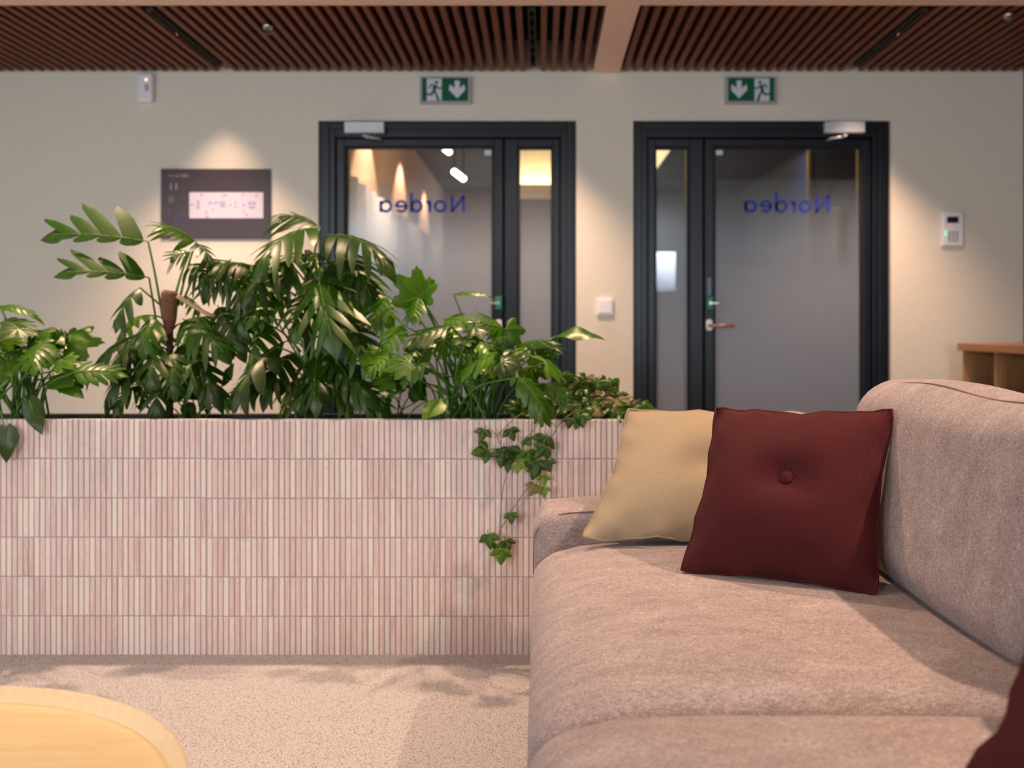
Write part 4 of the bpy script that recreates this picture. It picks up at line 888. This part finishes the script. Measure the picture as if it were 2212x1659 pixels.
# low rubber-leaf plants between
for px, lb, sd in ((420, 'low dark round-leaf plant in the planter between the two climbers', 4), (860, 'low dark leafy plant in the planter behind the fan of stems', 9)):
    rg = random.Random(sd); pt = Plant('low_foliage_plant', (PX(px, 3.08), 3.08, ZS), lb, 'plant')
    for k in range(11):
        q = V((PX(px + rg.uniform(-25, 25), 3.08), 3.08 + rg.uniform(-.06, .06), ZS)); B_ = P(px + rg.uniform(-70, 70), rg.uniform(830, 880), 3.08 + rg.uniform(-.1, .05)); d = V((rg.uniform(-1, 1), rg.uniform(-.8, .2), rg.uniform(-.5, .8))).normalized()
        pt.leaf(leaf_simple(B_, B_ + d * rg.uniform(.07, .11), nhint(rg), rg.uniform(.045, .065), OVAL, .12, .12, 0, .1, rg), [rg.choice(('leafd', 'leafd', 'leafm')), 'rib']); pt.tube([q, q.lerp(B_, .5) + V((0, 0, .02)), B_], (.003, .002))
# grape ivy mound and trailing stems
rg = random.Random(77); I = Plant('grape_ivy', (PX(1250, 3.0), 3.0, ZS), 'dark grape ivy with toothed leaves trailing over the tiles beside the sand beige cushion')
for i in range(150):
    a = rg.uniform(-1, 1); px = 1250 + a * 128; top = 800 + 75 * abs(a) ** 1.6 + (10 if a > 0 else 0); py = top + (903 - top) * rg.random() ** 1.1; dd = 3.0 + rg.uniform(-.14, .16)
    B_ = P(px, py, dd); d = V((a * .5 + rg.uniform(-.8, .8), rg.uniform(-1, .1), rg.uniform(-.9, .35))).normalized(); L = rg.uniform(.05, .085)
    T_ = B_ + d * L
    if T_.y < DP + .03 and T_.z < ZP + .005: T_.z = ZP + .008
    I.leaf(leaf_tri(B_, T_, nhint(rg, a * .2), L * rg.uniform(.9, 1.2), rg), [rg.choice(('leafc', 'leafc', 'leafc', 'leafd', 'leafm')) if i % 8 else 'dry_highlit', 'rib'])  # every eighth leaf is tan, painting in tan highlights
for k in range(14):
    a = rg.uniform(-1, 1); q = V((PX(1250 + a * 60, 3.0), 3.0 + rg.uniform(-.08, .08), ZS)); I.tube([q, P(1250 + a * 90, 850, 2.98), P(1250 + a * 120, rg.uniform(815, 870), 2.95)], (.0022, .0014), 'vinestem', 'stem')
ED = 2.785
def vine(pts, r=.0016):
    I.tube([P(x, y, d) for x, y, d in pts], (r, r * .7), 'vinestem', 'stem')
vine([(1160, 870, 2.92), (1142, 884, 2.85), (1110, 905, 2.79), (1090, 925, ED), (1075, 942, ED), (1083, 962, ED)]); vine([(1168, 880, 2.9), (1164, 900, 2.80), (1162, 915, ED), (1145, 938, ED), (1131, 960, ED), (1127, 985, ED), (1104, 1010, ED), (1090, 1040, ED), (1083, 1090, ED), (1079, 1145, ED), (1078, 1170, ED)]); vine([(1150, 890, 2.88), (1149, 908, 2.8), (1147, 950, ED), (1146, 1000, ED), (1150, 1036, ED), (1128, 1070, ED), (1105, 1105, ED), (1084, 1140, ED), (1078, 1165, ED)])
vine([(1260, 880, 2.9), (1235, 893, 2.82), (1215, 908, ED), (1200, 930, ED), (1192, 945, ED)]); vine([(1162, 915, ED), (1190, 914, ED), (1202, 925, ED), (1196, 940, ED)]); vine([(1075, 942, ED), (1062, 930, ED), (1055, 925, ED)], .001)
vz = [(255, 350, 105, 250), (250, 505, 140, 190), (505, 345, 110, 290), (425, 545, 150, 262), (490, 520, 140, 275), (600, 560, 120, 270), (655, 540, 110, 285), (790, 420, 150, 245), (775, 500, 130, 225), (720, 640, 150, 260), (820, 620, 105, 290), (790, 745, 90, 275), (700, 830, 110, 240), (785, 850, 90, 280), (500, 1080, 95, 275), (310, 1280, 125, 280), (465, 1320, 105, 290), (420, 1410, 130, 265), (375, 1350, 80, 255), (560, 640, 90, 265), (640, 420, 80, 320), (1010, 250, 90, 260), (1120, 225, 110, 275), (1080, 265, 80, 250), (700, 700, 90, 250), (470, 620, 100, 270)]
for k, (zx, zy, sz, ang) in enumerate(vz):
    px, py = 980 + zx / 4.045, 850 + zy / 4.049; L = sz * 1.35 / 4.045 * ED / F; d = V((math.cos(R(ang)), rg.uniform(-.35, .05), math.sin(R(ang)))).normalized(); c = P(px, py, ED - rg.uniform(.0, .035))
    mat = 'dry_highlit' if k in (12,) else ('leafl' if k in (11, 13, 5, 19) else ('leafm' if k in (6, 10, 15, 17) else 'leafc'))
    I.leaf(leaf_tri(c - d * L * .55, c + d * L * .55, (rg.uniform(-.4, .4), -.9, rg.uniform(-.1, .5)), L * 1.05, rg), [mat, 'rib'])
print('objects', len(bpy.data.objects), 'tris', sum(len(o.data.polygons) for o in bpy.data.objects if o.type == 'MESH'))
